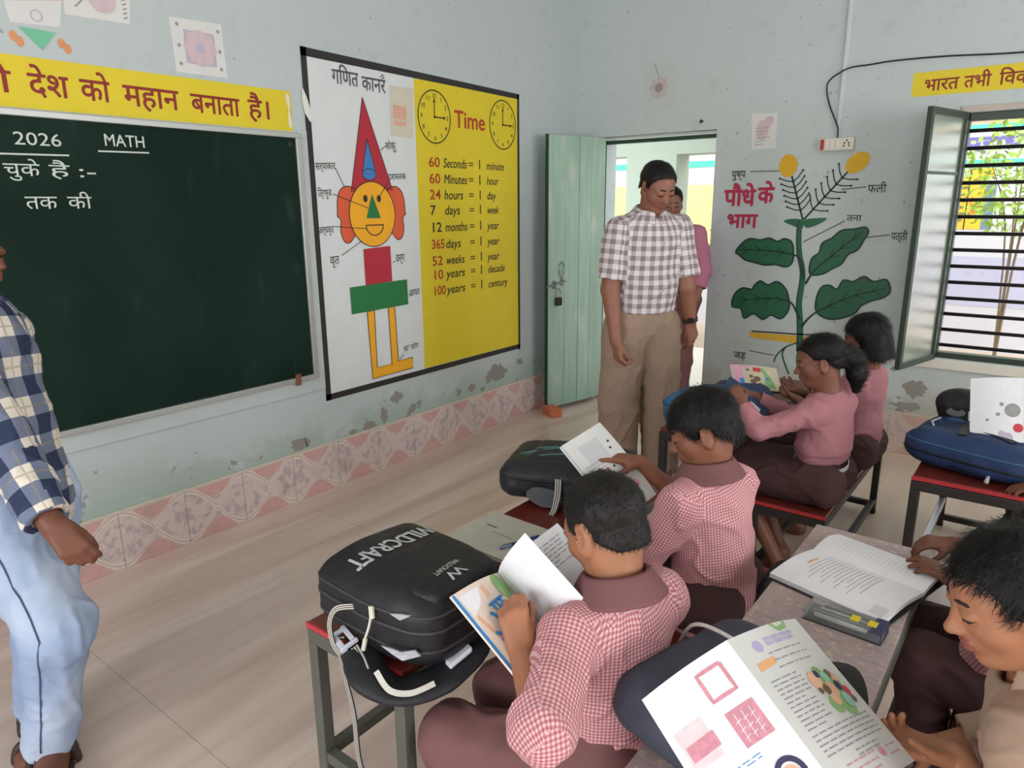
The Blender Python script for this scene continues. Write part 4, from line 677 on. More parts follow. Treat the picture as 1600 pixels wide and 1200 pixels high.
def leaf_of(parent, name, o, u, v, n, w_, h_, curve=.0, m=None, th=.004, twist=0):
    """one leaf (or a thin stack of leaves) of a book: bows by curve between spine and edge; returns the painter's surface"""
    o, u, v, n = np.array(o, float), nrm(u), nrm(v), nrm(n)
    def S(a, b, k=0): x = a / w_; return o + u * a + v * b + n * (curve * math.sin(math.pi * min(max(x, 0), 1)) + twist * x * x * (b / h_) + k)
    b = MB(); b.grid(lambda i, j: S(i * w_, j * h_), 10, 6); b.grid(lambda i, j: S((1 - i) * w_, j * h_, -th), 10, 6)
    for f0, f1 in (((0, 0), (1, 0)), ((1, 0), (1, 1)), ((1, 1), (0, 1)), ((0, 1), (0, 0))):
        b.grid(lambda i, j: S((f0[0] + (f1[0] - f0[0]) * i) * w_, (f0[1] + (f1[1] - f0[1]) * i) * h_, -th * (1 - j)), 10, 1)
    b.build(name, m or M_PAGE, parent, smooth=False); return S
def printed(parent, name, S, m, fn, step=.0005):
    b = Paint(S, step, .012); fn(b); return b.build(name, m, parent)
def lines(b, a0, a1, b0, b1, k, wd=.0022, seed=0, gap=.12):
    r = random.Random(seed)
    for i in range(k):
        y = b0 + (b1 - b0) * i / max(1, k - 1); x = a0
        while x < a1 - .004:
            x2 = min(a1 * (1 if i % 6 < 5 else .7) + (1 - (1 if i % 6 < 5 else .7)) * a0, x + r.uniform(.008, .022))
            if x2 - x > .003: b.line([(x, y), (x2, y)], wd, 1)
            x = max(x2, x + .003) + .004
            if x2 >= a1 * .7 and i % 6 == 5: break
def figure(b, x, y, s, lay=2): b.disc(x, y, s, s * 1.1, lay, 14)
# ---- big textbook held by the khaki shirted boy
S0, TR, BRR = V(2.669, 1.004, .814), V(2.723, 1.187, .783), V(2.923, 1.105, .672)
bkA = thing('textbook', 'large open textbook with rose coloured pictures held over the slate bag', 'book', tuple(S0 + V(0, 0, -.12))); vA = nrm(BRR - TR); uA = nrm((TR - S0) - vA * ((TR - S0) @ vA)); nA = np.cross(vA, uA); nA = nA if nA[2] > 0 else -nA
lA = V(-.558, -.632, -.538); lA = nrm(lA - vA * (lA @ vA) * .6); nL = np.cross(lA, vA); nL = nL if nL[2] > 0 else -nL
PR = leaf_of(bkA, 'right_page', S0, uA, vA, nA, .195, .262, .012, M_PAGEG, .006); PL = leaf_of(bkA, 'left_page', S0, lA, vA, nL, .168, .262, .012, M_PAGE, .005)
MB().prism([S0 - nA * .007, S0 + uA * .198 - nA * .008, S0 + uA * .198 + vA * .266 - nA * .008, S0 + vA * .266 - nA * .007], -nA, .0015).build('back_cover', mat('cover_grey', (120, 112, 110), .6, .1, 20), bkA)
printed(bkA, 'page_text', PR, M_INK, lambda b: (lines(b, .055, .150, .045, .07, 3, .0018, 1), lines(b, .020, .085, .085, .165, 12, .0018, 2), lines(b, .02, .175, .175, .205, 5, .0018, 3), lines(b, .075, .14, .215, .222, 2, .0018, 4)))
printed(bkA, 'chapter_heading', PR, M_INKB, lambda b: (b.disc(.045, .028, .010, .010, 1, 16), lines(b, .065, .145, .022, .03, 2, .006, 5)))
printed(bkA, 'heading_band', PR, M_ORNG, lambda b: b.poly([(.02, .052), (.06, .05), (.058, .062), (.018, .066)], 1))
pic = lambda m, pts, nm='picture': printed(bkA, nm, PR, m, lambda b: [figure(b, *q) for q in pts])
pic(M_GRNP, [(.125, .105, .016, 1), (.150, .118, .018, 1), (.112, .150, .014, 1), (.14, .155, .018, 1)]); pic(M_SKIN, [(.105, .108, .014, 2), (.13, .128, .013, 2), (.12, .142, .011, 2), (.160, .112, .008, 2)]); pic(M_REDP, [(.165, .138, .009, 3)]); pic(M_TEAL, [(.135, .108, .009, 3), (.150, .150, .012, 3)]); pic(M_NAVP, [(.152, .126, .008, 3), (.118, .1, .006, 3)]); pic(M_BRWN, [(.116, .126, .008, 3), (.15, .104, .007, 3), (.168, .152, .006, 3), (.10, .125, .005, 3)])
printed(bkA, 'corner_picture', PR, M_GRNP, lambda b: (b.poly([(.10, .001), (.15, .001), (.14, .014), (.115, .016)], 1)))
printed(bkA, 'footer', PR, M_ROSE, lambda b: (b.disc(.128, .232, .007, .007, 1, 14), lines(b, .04, .11, .226, .246, 3, .002, 7), lines(b, .145, .18, .228, .24, 2, .002, 8)))
# the left page: a0 is distance from the spine
printed(bkA, 'rose_square', PL, M_ROSE, lambda b: b.line([(.032, .022), (.075, .022), (.075, .066), (.032, .066), (.032, .022)], .006, 1))
printed(bkA, 'rose_panel', PL, M_ROSE, lambda b: b.rect(.022, .088, .072, .142, 1)); printed(bkA, 'white_plants', PL, M_PAGE, lambda b: [(b.line([(x, .095), (x + .002, .137)], .0012, 2), [b.line([(x - .005, y), (x + .005, y + .003)], .0011, 2) for y in (.105, .117, .128)]) for x in (.034, .047, .060)])
printed(bkA, 'pale_panel', PL, M_ROSEL, lambda b: (b.rect(.105, .070, .155, .130, 1))); printed(bkA, 'rose_panel', PL, M_ROSE, lambda b: (b.rect(.100, .095, .150, .118, 2)))
printed(bkA, 'blue_note', PL, M_BLUEP, lambda b: lines(b, .06, .13, .155, .160, 2, .0012, 9)); printed(bkA, 'girl_hair', PL, M_NAVP, lambda b: b.line([(.040 + .020 * math.cos(a), .20 - .022 * math.sin(a)) for a in np.linspace(-.3, math.pi + .3, 16)], .008, 2)); printed(bkA, 'girl_face', PL, M_SKIN, lambda b: b.disc(.040, .202, .014, .016, 1, 18)); printed(bkA, 'girl_dress', PL, M_PINKP, lambda b: (b.disc(.028, .226, .012, .012, 1), b.disc(.05, .232, .016, .010, 1))); printed(bkA, 'sky_dress', PL, M_TEAL, lambda b: b.disc(.045, .222, .010, .012, 3))
# ---- open notebook and pencil box on the worn desk
nb = thing('notebook', 'open notebook of ruled text lying on the pale worn desk', 'book', (2.73, 1.75, .60)); zt = .603
NS = V(2.602, 1.822, zt + .012); nu = nrm(V(2.868, 1.752, 0) - V(2.602, 1.822, 0)); nv = V(nu[1], -nu[0], 0); nv = nv if nv[1] < 0 else -nv
q1 = leaf_of(nb, 'near_page', NS, nv, nu, (0, 0, 1), .20, .275, .010, M_PAGE, .011); q2 = leaf_of(nb, 'far_page', NS, -nv, nu, (0, 0, 1), .135, .275, .014, M_PAGE, .011)
MB().prism([NS + nv * .206 - nu * .004 + V(0, 0, -.011), NS - nv * .14 - nu * .004 + V(0, 0, -.011), NS - nv * .14 + nu * .28 + V(0, 0, -.011), NS + nv * .206 + nu * .28 + V(0, 0, -.011)], (0, 0, -1), .0015).build('black_cover', P_BLACK, nb)
printed(nb, 'page_text', q1, M_INK, lambda b: [b.line([(.022, .055 + .0105 * k), (.022 + .095 + .02 * ((k * 7) % 3), .055 + .0105 * k)], .0015, 1) for k in range(14)]); printed(nb, 'orange_heading', q1, M_ORNG, lambda b: b.line([(.05, .042), (.10, .040)], .006, 1)); printed(nb, 'stamp', q1, M_PAGEG, lambda b: b.rect(.15, .235, .185, .265, 1)); printed(nb, 'far_text', q2, mat('faint_text', (196, 196, 204), .8, .05, 40), lambda b: [b.line([(.03, .05 + .011 * k), (.11, .05 + .011 * k)], .0012, 1) for k in range(18)])
pc_ = thing('pencil_box', 'clear plastic pencil box with pens lying beside the notebook', 'pencil box', (2.745, 1.525, .60)); pu = nrm(V(.145, -.008, 0) + V(0, .0, 0)); pv = V(-pu[1], pu[0], 0); pcn = V(2.748, 1.528, .612)
N, M_CLEAR = newmat('clear_plastic', .12, .5); N.b.inputs['Transmission Weight'].default_value = .8; N.b.inputs['IOR'].default_value = 1.12; N.color(N.mix(N.noise(N.obj(), 20, 2), lin((220, 226, 228)), lin((236, 240, 240))))
MB().obox(pcn, (pu, pv, (0, 0, 1)), (.080, .034, .0115)).build('clear_case', M_CLEAR, pc_, bevel=.003); MB().obox(pcn + V(0, 0, -.0125), (pu, pv, (0, 0, 1)), (.081, .035, .0012)).build('base_tray', P_BLACK, pc_)
for k, (o_, L_, m_) in enumerate(((-.020, .06, M_PAGEG), (-.006, .066, M_STEEL), (.010, .055, M_PAGEG), (.022, .05, P_BLACK))): MB().tube([pcn + pv * o_ - pu * L_, pcn + pv * o_ + pu * (L_ - .01)], .0038, 8).build('pen', m_, pc_, smooth=True)
for a_ in (.02, .055): MB().obox(pcn + pu * a_ + V(0, 0, .012), (pu, pv, (0, 0, 1)), (.009, .012, .0006)).build('yellow_label', P_YEL, pc_)
MB().obox(pcn + pu * .068 + V(0, 0, .0), (pu, pv, (0, 0, 1)), (.012, .0335, .0122)).build('dark_end', MATS['indigo_print'], pc_)
# ---- closed notebook and pen on the near desk
cn = thing('notebook', 'closed grey covered notebook lying behind the lettered bag', 'book', (1.93, 1.40, .60)); cu = nrm(V(2.055, 1.392, 0) - V(1.80, 1.40, 0)); cv = V(-cu[1], cu[0], 0); cc_ = V(1.915, 1.392, .608)
MB().obox(cc_, (cu, cv, (0, 0, 1)), (.145, .105, .006)).build('pages', M_PAGEG, cn, bevel=.001); MB().obox(cc_ + V(0, 0, .0068), (cu, cv, (0, 0, 1)), (.147, .107, .0008)).build('cover', mat('grey_cover', (182, 178, 168), .7, .14, 16), cn)
printed(cn, 'handwriting', plane(cc_ + V(0, 0, .0077), cu, cv), P_DK, lambda b: (b.text('Hindi', -.10, .02, .012, None, 1), b.line([(-.06, .0), (.02, -.004)], .0015, 1))); 
pn = thing('pen', 'blue ballpoint pen lying on the closed grey notebook', 'pen', (1.97, 1.385, .616)); d_ = nrm(V(-.35, -1, 0)); o_ = V(1.985, 1.44, .6205); MB().tube([o_, o_ + d_ * .09], .0042, 10).build('barrel', mat('blue_plastic', (40, 62, 130), .3, .06, 30), pn, smooth=True); MB().tube([o_ + d_ * .09, o_ + d_ * .125], [.0046, .0040], 10).build('cap', mat('clear_blue_cap', (120, 140, 176), .25, .06, 30), pn, smooth=True); MB().obox(o_ + d_ * .10 + V(0, 0, .006), (d_, np.cross(d_, (0, 0, 1)), (0, 0, 1)), (.018, .0016, .001)).build('clip', M_STEEL, pn)
# ---- picture book leafed through by the near boy
b7k = thing('picture_book', 'picture book with blue lettering held open by the boy seen from behind', 'book', (2.27, .93, .66)); ot, ob = V(2.262, .838, .805), V(2.398, .838, .712); spt = V(2.215, .975, .795); v7 = nrm(ob - ot); u7 = nrm((ot - spt) - v7 * ((ot - spt) @ v7)); n7 = np.cross(u7, v7); n7 = n7 if n7[2] > 0 else -n7
Q7 = leaf_of(b7k, 'left_page', spt, u7, v7, n7, .165, .225, .012, mat('coloured_page', (226, 208, 196), .6, .12, 14), .004)
printed(b7k, 'blue_edge', Q7, M_BLUEP, lambda b: b.rect(.158, .002, .1645, .223, 1)); printed(b7k, 'green_field', Q7, M_GRNP, lambda b: b.rect(.02, .16, .157, .222, 1)); printed(b7k, 'green_tree', Q7, M_GRNP, lambda b: b.disc(.03, .03, .025, .03, 1)); printed(b7k, 'peach_field', Q7, M_SKIN, lambda b: b.poly([(.04, .03), (.09, .01), (.15, .06), (.13, .15), (.05, .14)], 1)); printed(b7k, 'white_field', Q7, M_PAGE, lambda b: b.poly([(.10, .01), (.155, .01), (.155, .055), (.12, .04)], 2)); printed(b7k, 'blue_letters', Q7, M_BLUEP, lambda b: (b.text('सा', .055, .075, -.034, .05, 3, .04, .1), b.line([(.125 + .016 * math.cos(a), .085 + .022 * math.sin(a)) for a in np.linspace(.6, 4.4, 12)], .007, 3), b.line([(.13 + .016 * math.cos(a), .13 + .016 * math.sin(a)) for a in np.linspace(1.0, 5.2, 12)], .006, 3))); printed(b7k, 'pink_spot', Q7, M_PINKP, lambda b: b.disc(.06, .165, .012, .012, 3)); printed(b7k, 'blue_spot', Q7, M_BLUEP, lambda b: b.disc(.075, .175, .010, .010, 3))
ur = nrm(-u7 * .55 + n7 * .6 + V(.25, .1, 0)); nr_ = np.cross(v7, ur); nr_ = nr_ if nr_ @ V(.6, -.6, .6) > 0 else -nr_
Q8 = leaf_of(b7k, 'turning_page', spt + n7 * .004, nrm(u7 * .35 + n7 * .95), v7, nrm(-n7 * .35 + u7 * .95), .135, .225, .018, M_PAGE, .0012); Q9 = leaf_of(b7k, 'right_page', spt + n7 * .002, nrm(-u7 * .75 + n7 * .65), v7, nrm(n7 * .7 + u7 * .6), .165, .225, .014, M_PAGE, .0015)
Q10 = leaf_of(b7k, 'last_page', spt, nrm(-u7 * .95 + n7 * .25), v7, nrm(n7 * .95 + u7 * .25), .165, .225, .010, mat('olive_page', (160, 156, 128), .7, .25, 24), .004)
printed(b7k, 'page_text', Q9, M_INK, lambda b: (lines(b, .02, .15, .02, .07, 7, .0018, 11), lines(b, .11, .155, .13, .2, 8, .0014, 12))); printed(b7k, 'picture_dark', Q9, M_NAVP, lambda b: [figure(b, *q) for q in ((.05, .105, .018), (.075, .12, .016), (.06, .135, .014))]); printed(b7k, 'picture_red', Q9, M_REDP, lambda b: [figure(b, *q, 3) for q in ((.07, .15, .014), (.09, .155, .010))]); printed(b7k, 'picture_tan', Q9, M_BRWN, lambda b: [figure(b, *q) for q in ((.06, .175, .018), (.08, .18, .015))])
# ---- booklet held by the pointing boy
b6k = thing('booklet', 'folded booklet with printed page held by the pointing boy', 'book', (2.05, 1.68, .69)); o6, e6, r6 = V(1.965, 1.586, .830), V(2.003, 1.722, .879), V(2.184, 1.718, .713); u6 = nrm(r6 - e6); v6 = (o6 - e6); v6 = nrm(v6 - u6 * (v6 @ u6)); n6 = np.cross(u6, v6); n6 = n6 if n6[2] > 0 else -n6
Q6 = leaf_of(b6k, 'open_page', e6, u6, v6, n6, .262, .150, .010, M_PAGEG, .003); leaf_of(b6k, 'folded_page', e6 - n6 * .006, u6, v6, n6, .262, .154, .006, M_PAGE, .003)
printed(b6k, 'heading_picture', Q6, mat('grey_wash_print', (190, 190, 194), .8, .1, 20), lambda b: b.rect(.03, .045, .10, .115, 1)); printed(b6k, 'page_text', Q6, M_INK, lambda b: [b.line([(.095 + .011 * k, .075), (.095 + .011 * k, .135)], .0018, 1) for k in range(9)]); printed(b6k, 'small_figures', Q6, P_DK, lambda b: [figure(b, *q) for q in ((.06, .022, .0035), (.08, .030, .0035), (.115, .05, .0035), (.15, .028, .0045), (.165, .04, .0045), (.2, .065, .0035), (.13, .058, .0035), (.185, .085, .0035))]); printed(b6k, 'pink_picture', Q6, M_PINKP, lambda b: b.disc(.205, .035, .011, .014, 1)); printed(b6k, 'teal_picture', Q6, M_TEAL, lambda b: (b.disc(.235, .05, .014, .022, 1), b.disc(.225, .085, .014, .018, 1)))
# ---- book held by the bob haired girl, blue book of the ponytailed girl
g5k = thing('picture_book', 'colourful open picture book between the bob haired girl and the plant mural', 'book', (2.02, 3.11, .66)); o5, e5, r5 = V(1.927, 3.04, .695), V(1.877, 3.175, .764), V(2.093, 3.151, .678); u5 = nrm(r5 - o5); v5 = (e5 - o5); v5 = nrm(v5 - u5 * (v5 @ u5)); n5 = np.cross(u5, v5); n5 = n5 if n5[2] > 0 else -n5
Q5 = leaf_of(g5k, 'cover', o5, u5, v5, n5, .215, .165, .006, mat('cream_cover', (206, 196, 172), .6, .14, 20), .006); MB().prism([o5 - n5 * .008 - v5 * .004, o5 + u5 * .22 - n5 * .008 - v5 * .004, o5 + u5 * .22 - n5 * .008 + v5 * .006, o5 - n5 * .008 + v5 * .006], n5, .006).build('dark_spine', P_BLACK, g5k)
printed(g5k, 'pink_band', Q5, M_PINKP, lambda b: (b.rect(.01, .04, .05, .14, 1), b.rect(.0, .145, .09, .16, 1))); printed(g5k, 'red_block', Q5, M_REDP, lambda b: b.rect(.10, .12, .135, .150, 2)); printed(g5k, 'blue_block', Q5, M_BLUEP, lambda b: (b.rect(.03, .02, .05, .07, 2), b.disc(.155, .075, .008, .01, 3))); printed(g5k, 'green_block', Q5, M_GRNP, lambda b: (b.poly([(.13, .01), (.19, .01), (.18, .07), (.15, .15), (.135, .15), (.15, .08)], 1))); printed(g5k, 'brown_figures', Q5, M_BRWN, lambda b: [figure(b, *q) for q in ((.09, .05, .014), (.11, .07, .016), (.085, .085, .01), (.12, .03, .012), (.075, .13, .008))])
g4k = thing('exercise_book', 'blue covered exercise book in the hands of the ponytailed girl', 'book', (2.09, 2.68, .70)); u4 = nrm(V(.45, .15, -.35)); v4 = nrm(V(-.15, 1, .12)); n4 = nrm(np.cross(u4, v4)); o4 = V(2.035, 2.585, .80); Q4 = leaf_of(g4k, 'cover', o4, u4, v4, n4, .20, .16, .006, B_BLUE, .006); printed(g4k, 'white_label', Q4, M_PAGE, lambda b: b.rect(.12, .03, .17, .08, 1))
# ---- sheets held up at the right edge
ck = thing('open_book', 'white open book with faint pictures standing up at the right edge', 'book', (2.98, 2.75, .66)); oA, oB, oC = V(3.012, 2.704, .655), V(2.967, 2.861, .927), V(2.849, 2.822, .845)
cv_ = nrm(oB - oA); cu_ = oC - oB; cu_ = nrm(cu_ - cv_ * (cu_ @ cv_)); cn_ = np.cross(cv_, cu_); cn_ = cn_ if cn_[1] < 0 else -cn_
QD = leaf_of(ck, 'right_page', oA, cu_, cv_, cn_, .150, .315, .010, M_PAGE, .003); QC = leaf_of(ck, 'left_page', oA + cu_ * .02 - cn_ * .012 + cv_ * .03, nrm(cu_ - cn_ * .75), cv_, nrm(cn_ + cu_ * .75), .18, .20, -.008, M_PAGE, .003)
[printed(ck, 'faint_picture', QD, M_GYC, lambda b: figure(b, *q)) for q in ((.03, .20, .022), (.07, .185, .006), (.10, .165, .005), (.06, .22, .006))]; printed(ck, 'faint_picture', QD, M_PURC, lambda b: [figure(b, *q) for q in ((.045, .105, .016), (.06, .118, .009))]); printed(ck, 'red_spot', QD, M_REDP, lambda b: figure(b, .015, .14, .014))
# ================================================================ people
def skin_mat(name, col):
    N, m = newmat(name, .48, .35); p = N.obj(); c = lin(col); f = N.noise(p, 28, 4)
    q = N.mix(f, tuple(x * .88 for x in c), tuple(min(1, x * 1.1) for x in c)); a = N.new('ShaderNodeAttribute'); a.attribute_name = 'lip'
    N.color(N.mix(N.math('MULTIPLY', a.outputs['Fac'], .75), q, lin((128, 70, 62)))); N.bump(N.noise(p, 260, 2), .12, .001); return m
def hair_mat(name, col):
    N, m = newmat(name, .5, .28); p = N.obj(); c = lin(col); N.color(N.mix(N.noise(p, 120, 3), tuple(x * .6 for x in c), tuple(x * 1.5 for x in c))); N.bump(N.noise(p, 240, 3), .5, .003); return m
def check_mat(name, period, dark, mid, light, rough=.85, duty=.5):
    N, m = newmat(name, rough, .15); q = N.xyz(N.uv()); a = [N.math('GREATER_THAN', N.math('FRACT', N.math('DIVIDE', q[i], period)), duty) for i in (0, 1)]
    s_ = N.math('ADD', a[0], a[1]); c = N.mix(N.math('GREATER_THAN', s_, .5), lin(dark), lin(mid)); c = N.mix(N.math('GREATER_THAN', s_, 1.5), c, lin(light))
    p = N.obj(); c = N.mix(N.math('MULTIPLY', N.noise(p, 9, 4), .22), c, lin(mid)); N.color(c); N.bump(N.noise(p, 45, 4), .25, .004); return m
def plaid_mat(name, period, navy, grey, white, tan):
    N, m = newmat(name, .85, .15); q = N.xyz(N.uv())
    def band(v, lo, hi): f = N.math('FRACT', N.math('DIVIDE', v, period)); return N.math('MULTIPLY', N.math('GREATER_THAN', f, lo), N.math('LESS_THAN', f, hi))
    a, b = band(q[0], .0, .5), band(q[1], .0, .5); s_ = N.math('ADD', a, b)
    c = N.mix(N.math('GREATER_THAN', s_, .5), lin(white), lin(grey)); c = N.mix(N.math('GREATER_THAN', s_, 1.5), c, lin(navy))
    t = N.math('MAXIMUM', band(q[0], .72, .77), band(q[1], .72, .77)); c = N.mix(N.math('MULTIPLY', t, .5), c, lin(tan)); N.color(c); N.bump(N.noise(N.obj(), 60, 4), .25, .004); return m
SK_A = skin_mat('skin_warm', (160, 108, 80)); SK_B = skin_mat('skin_brown', (130, 84, 64)); SK_C = skin_mat('skin_deep', (112, 70, 54)); SK_M = skin_mat('skin_man', (138, 92, 74)); SK_G = skin_mat('skin_dusk', (122, 80, 64))
HAIR = hair_mat('black_hair', (15, 13, 14)); HAIR2 = hair_mat('soft_black_hair', (27, 24, 23)); M_EYEW = mat('eye_white', (214, 206, 200), .25, .03, 40); M_IRIS = mat('iris_brown', (46, 28, 20), .15, .1, 60); M_BROW = mat('brow_hair', (40, 28, 24), .8, .2, 80)
GING = check_mat('pink_gingham', .0078, (164, 94, 102), (192, 134, 140), (220, 188, 191)); PINKP = check_mat('fine_pink_cotton', .005, (152, 98, 106), (166, 112, 120), (182, 134, 140)); PINKM = mat('mauve_shirt', (178, 112, 138), .8, .06, 10, bump=.1)
BRN = mat('brown_trousers', (118, 80, 80), .8, .12, 12, bump=.15); BRN_D = mat('dark_brown_cotton', (70, 46, 46), .85, .15, 12, bump=.15); COLLAR = mat('brown_collar', (116, 76, 78), .8, .08, 20, bump=.1); KHAKI = mat('khaki_cotton', (160, 134, 116), .85, .08, 14, bump=.15)
PLM2 = plaid_mat('grey_check_shirting', .047, (134, 122, 124), (176, 166, 168), (216, 210, 212), (190, 180, 180)); PLM1 = plaid_mat('navy_plaid_flannel', .105, (50, 58, 84), (110, 118, 140), (216, 208, 196), (150, 136, 110)); TANP = mat('taupe_trousers', (152, 128, 112), .8, .06, 8, bump=.1)
N, JEAN = newmat('pale_denim', .85, .15); p_ = N.obj(); c_ = N.mix(N.ramp(N.noise(p_, 4.5, 4), .35, .7), lin((130, 152, 190)), lin((176, 190, 214))); N.color(N.mix(N.math('MULTIPLY', N.noise(N.mapped(p_, (90, 90, 30)), 4, 2), .3), c_, lin((204, 212, 226)))); N.bump(N.noise(p_, 50, 4), .2, .003)
def sphere(b, c, r, f, gaze_cut):
    f = nrm(f); a = nrm(np.cross(f, (0, 0, 1))); u = np.cross(a, f); nu, nv = 20, 14; base = len(b.v)
    for j in range(nv + 1):
        th = math.pi * j / nv
        for i in range(nu): ph = 2 * math.pi * i / nu; b.v.append(tuple(np.array(c) + r * (math.cos(th) * f + math.sin(th) * (math.cos(ph) * a + math.sin(ph) * u))))
    for j in range(nv):
        for i in range(nu): b.f.append([base + j * nu + i, base + j * nu + (i + 1) % nu, base + (j + 1) * nu + (i + 1) % nu, base + (j + 1) * nu + i]); b.m.append(1 if math.pi * (j + .5) / nv < gaze_cut else 0)
def head_frame(c, f, hh, up=(0, 0, 1)):
    f = nrm(f); l = nrm(np.cross(up, f)); u = np.cross(f, l); c = np.array(c, float)
    return (lambda a, b, d: c + hh * (a * f + b * l + d * u)), np.array((f, l, u))
def add_head(F, H, A, hh, woman=0, lid=.6):
    E = lambda a, b, d, r, k=.03, op='u': F.ell(H(a, b, d), np.array(r) * hh, A, k * hh, op)
    Cp = lambda p, q, ra, rb, k=.04, op='u': F.cap(H(*p), H(*q), ra * hh, rb * hh, k * hh, op)
    E(-.08, 0, .16, (.41, .335, .345)); E(.08, 0, -.05, (.315, .29, .40), .08)
    for s in (1, -1):
        Cp((-.02, .20 * s, -.22), (.20, .09 * s, -.40), .085, .075, .07); E(.20, .165 * s, -.12, (.12, .11, .11), .08); Cp((.30, .05 * s, .085), (.255, .19 * s, .07), .055, .045, .07)
    E(.27, 0, -.41, (.085, .11, .08), .07); E(.295, 0, -.25, (.09, .12, .10), .07)
    for s in (1, -1): E(.405, .135 * s, .005, (.07, .09, .058), .05, 's')
    for s in (1, -1): E(.322, .135 * s, .022, (.072, .088, .052), .015)
    Cp((.35, 0, .03), (.44, 0, -.12), .032, .045, .05); E(.445, 0, -.135, (.055, .052, .048), .03)
    for s in (1, -1): E(.405, .052 * s, -.15, (.045, .034, .034), .02); E(.43, .026 * s, -.175, (.02, .013, .014), .012, 's')
    E(.385, 0, -.238, (.04, .10, .024), .025); E(.378, 0, -.295, (.042, .085, .030), .025); Cp((.425, -.09, -.266), (.425, .09, -.266), .010, .010, .016, 's')
    for s in (1, -1):
        ea = A.copy(); ea = np.array((nrm(A[0] + .45 * s * A[1] + .12 * A[2]), nrm(A[1] - .45 * s * A[0]), nrm(A[2] - .18 * A[0])))
        F.ell(H(-.06, .335 * s, -.03), np.array((.095, .032, .165)) * hh, ea, .03 * hh); F.ell(H(-.03, .372 * s, -.015), np.array((.055, .026, .095)) * hh, ea, .02 * hh, 's'); E(-.03, .325 * s, -.15, (.045, .03, .05), .03)
    return F
def hand(F, w, d, n, side, hs, curl=(.5, .55, .6, .65), th=(.75, .55, .3), spread=.10, thc=.35):
    d, n = nrm(d), np.array(n, float); n = nrm(n - d * (n @ d)); t = np.cross(d, n) * (1 if side == 'R' else -1); w = np.array(w, float); k = .035 * hs
    F.cap(w - d * .1 * hs, w + d * .08 * hs, .135 * hs, .14 * hs, .08 * hs, 'u', (n, .72)); kn = []
    for i, o in enumerate((.155, .055, -.045, -.135)):
        a = w + d * .06 * hs + t * o * .62 * hs; b = w + d * (.50, .52, .49, .44)[i] * hs + t * o * hs - n * .01 * hs; F.cap(a, b, .09 * hs, .068 * hs, .05 * hs); kn.append(b)
    F.ell(w + d * .2 * hs + t * .13 * hs + n * .04 * hs, np.array((.17, .09, .085)) * hs, (d, t, n), .05 * hs)
    for i, b in enumerate(kn):
        L = (.43, .47, .43, .34)[i] * hs; dd_ = nrm(d + t * spread * (1.2 - .8 * i)); c = curl[i] if hasattr(curl, '__len__') else curl; ang = 0; q = b
        for j, (fr_, r0, r1) in enumerate(((.46, .062, .055), (.30, .054, .049), (.24, .049, .042))):
            ang += c * (.75, 1.0, .7)[j]; e = q + L * fr_ * (math.cos(ang) * dd_ + math.sin(ang) * n); F.cap(q, e, r0 * hs, r1 * hs, k if j == 0 else .02 * hs); q = e
    q = w + d * .14 * hs + t * .14 * hs + n * .02 * hs; v = nrm(d * th[0] + t * th[1] + n * th[2])
    for j, (L, r0, r1) in enumerate(((.22, .082, .062), (.16, .060, .056), (.13, .055, .043))):
        e = q + v * L * hs; F.cap(q, e, r0 * hs, r1 * hs, .05 * hs if j == 0 else .02 * hs); q = e; v = nrm(v + thc * (nrm(d) * .6 - t * .6 + n * .25))
def foot(F, an, d, s):
    d = nrm((d[0], d[1], 0)); l = V(-d[1], d[0], 0); a = np.array(an, float); g = a[2]
    F.cap(a, a + V(0, 0, -g + .035 * s), .034 * s, .036 * s); F.cap(a - d * .02 * s + V(0, 0, -g + .03 * s), a + d * .11 * s + V(0, 0, -g + .024 * s), .034 * s, .03 * s, .02, 'u'); F.ell(a + d * .12 * s + V(0, 0, -g + .022 * s), V(.05, .045, .022) * s, (d, l, (0, 0, 1)), .02)
    for i in range(5): F.cap(a + d * (.14 - .008 * abs(i - 1)) * s + l * (.032 - .016 * i) * s + V(0, 0, -g + .016 * s), a + d * (.178 - .010 * abs(i - 1)) * s + l * (.036 - .018 * i) * s + V(0, 0, -g + .013 * s), .012 * s, (.012 if i == 0 else .009) * s, .006)
def cone(F, a, b, ra, rb, k=.015, op='u', flat=None):
    """a sleeve: tapered, cut square at both ends"""
    a, b = np.array(a, float), np.array(b, float); ab = b - a; L = np.linalg.norm(ab); d = ab / L; R = max(ra, rb)
    def fn(P):
        q = P - a; t = q @ d; q = q - t[..., None] * d
        if flat is not None: q = q + (q @ flat[0])[..., None] * flat[0] * (1 / flat[1] - 1)
        return np.maximum((np.sqrt((q * q).sum(-1)) - (ra + (rb - ra) * np.clip(t / L, 0, 1))) * (1 if flat is None else .85), np.maximum(-t, t - L))
    return F.add(fn, np.minimum(a, b) - R, np.maximum(a, b) + R, k, op)
def strands(VV, Nn, count, comb, length, width, lift, seed, keep=None):
    r = np.random.default_rng(seed); ok = np.arange(len(VV)) if keep is None else np.nonzero(keep)[0]; i = r.choice(ok, count); p = VV[i] + r.normal(0, .001, (count, 3)); n = Nn[i]
    t = comb(p) + r.normal(0, .25, (count, 3)); t -= n * (t * n).sum(1, keepdims=True); t /= np.linalg.norm(t, axis=1, keepdims=True) + 1e-9; L = length * r.uniform(.5, 1.2, (count, 1)); b = np.cross(n, t) * width
    p0 = p - n * .002; p1 = p + (t * .55 + n * lift) * L; p2 = p + (t + n * lift * .9) * L; v = np.stack([p0 - b, p0 + b, p1 + b * .8, p1 - b * .8, p2], 1).reshape(-1, 3); o = np.arange(count)[:, None] * 5
    return v, o + np.array([[0, 1, 2, 3]]), o + np.array([[3, 2, 4]])
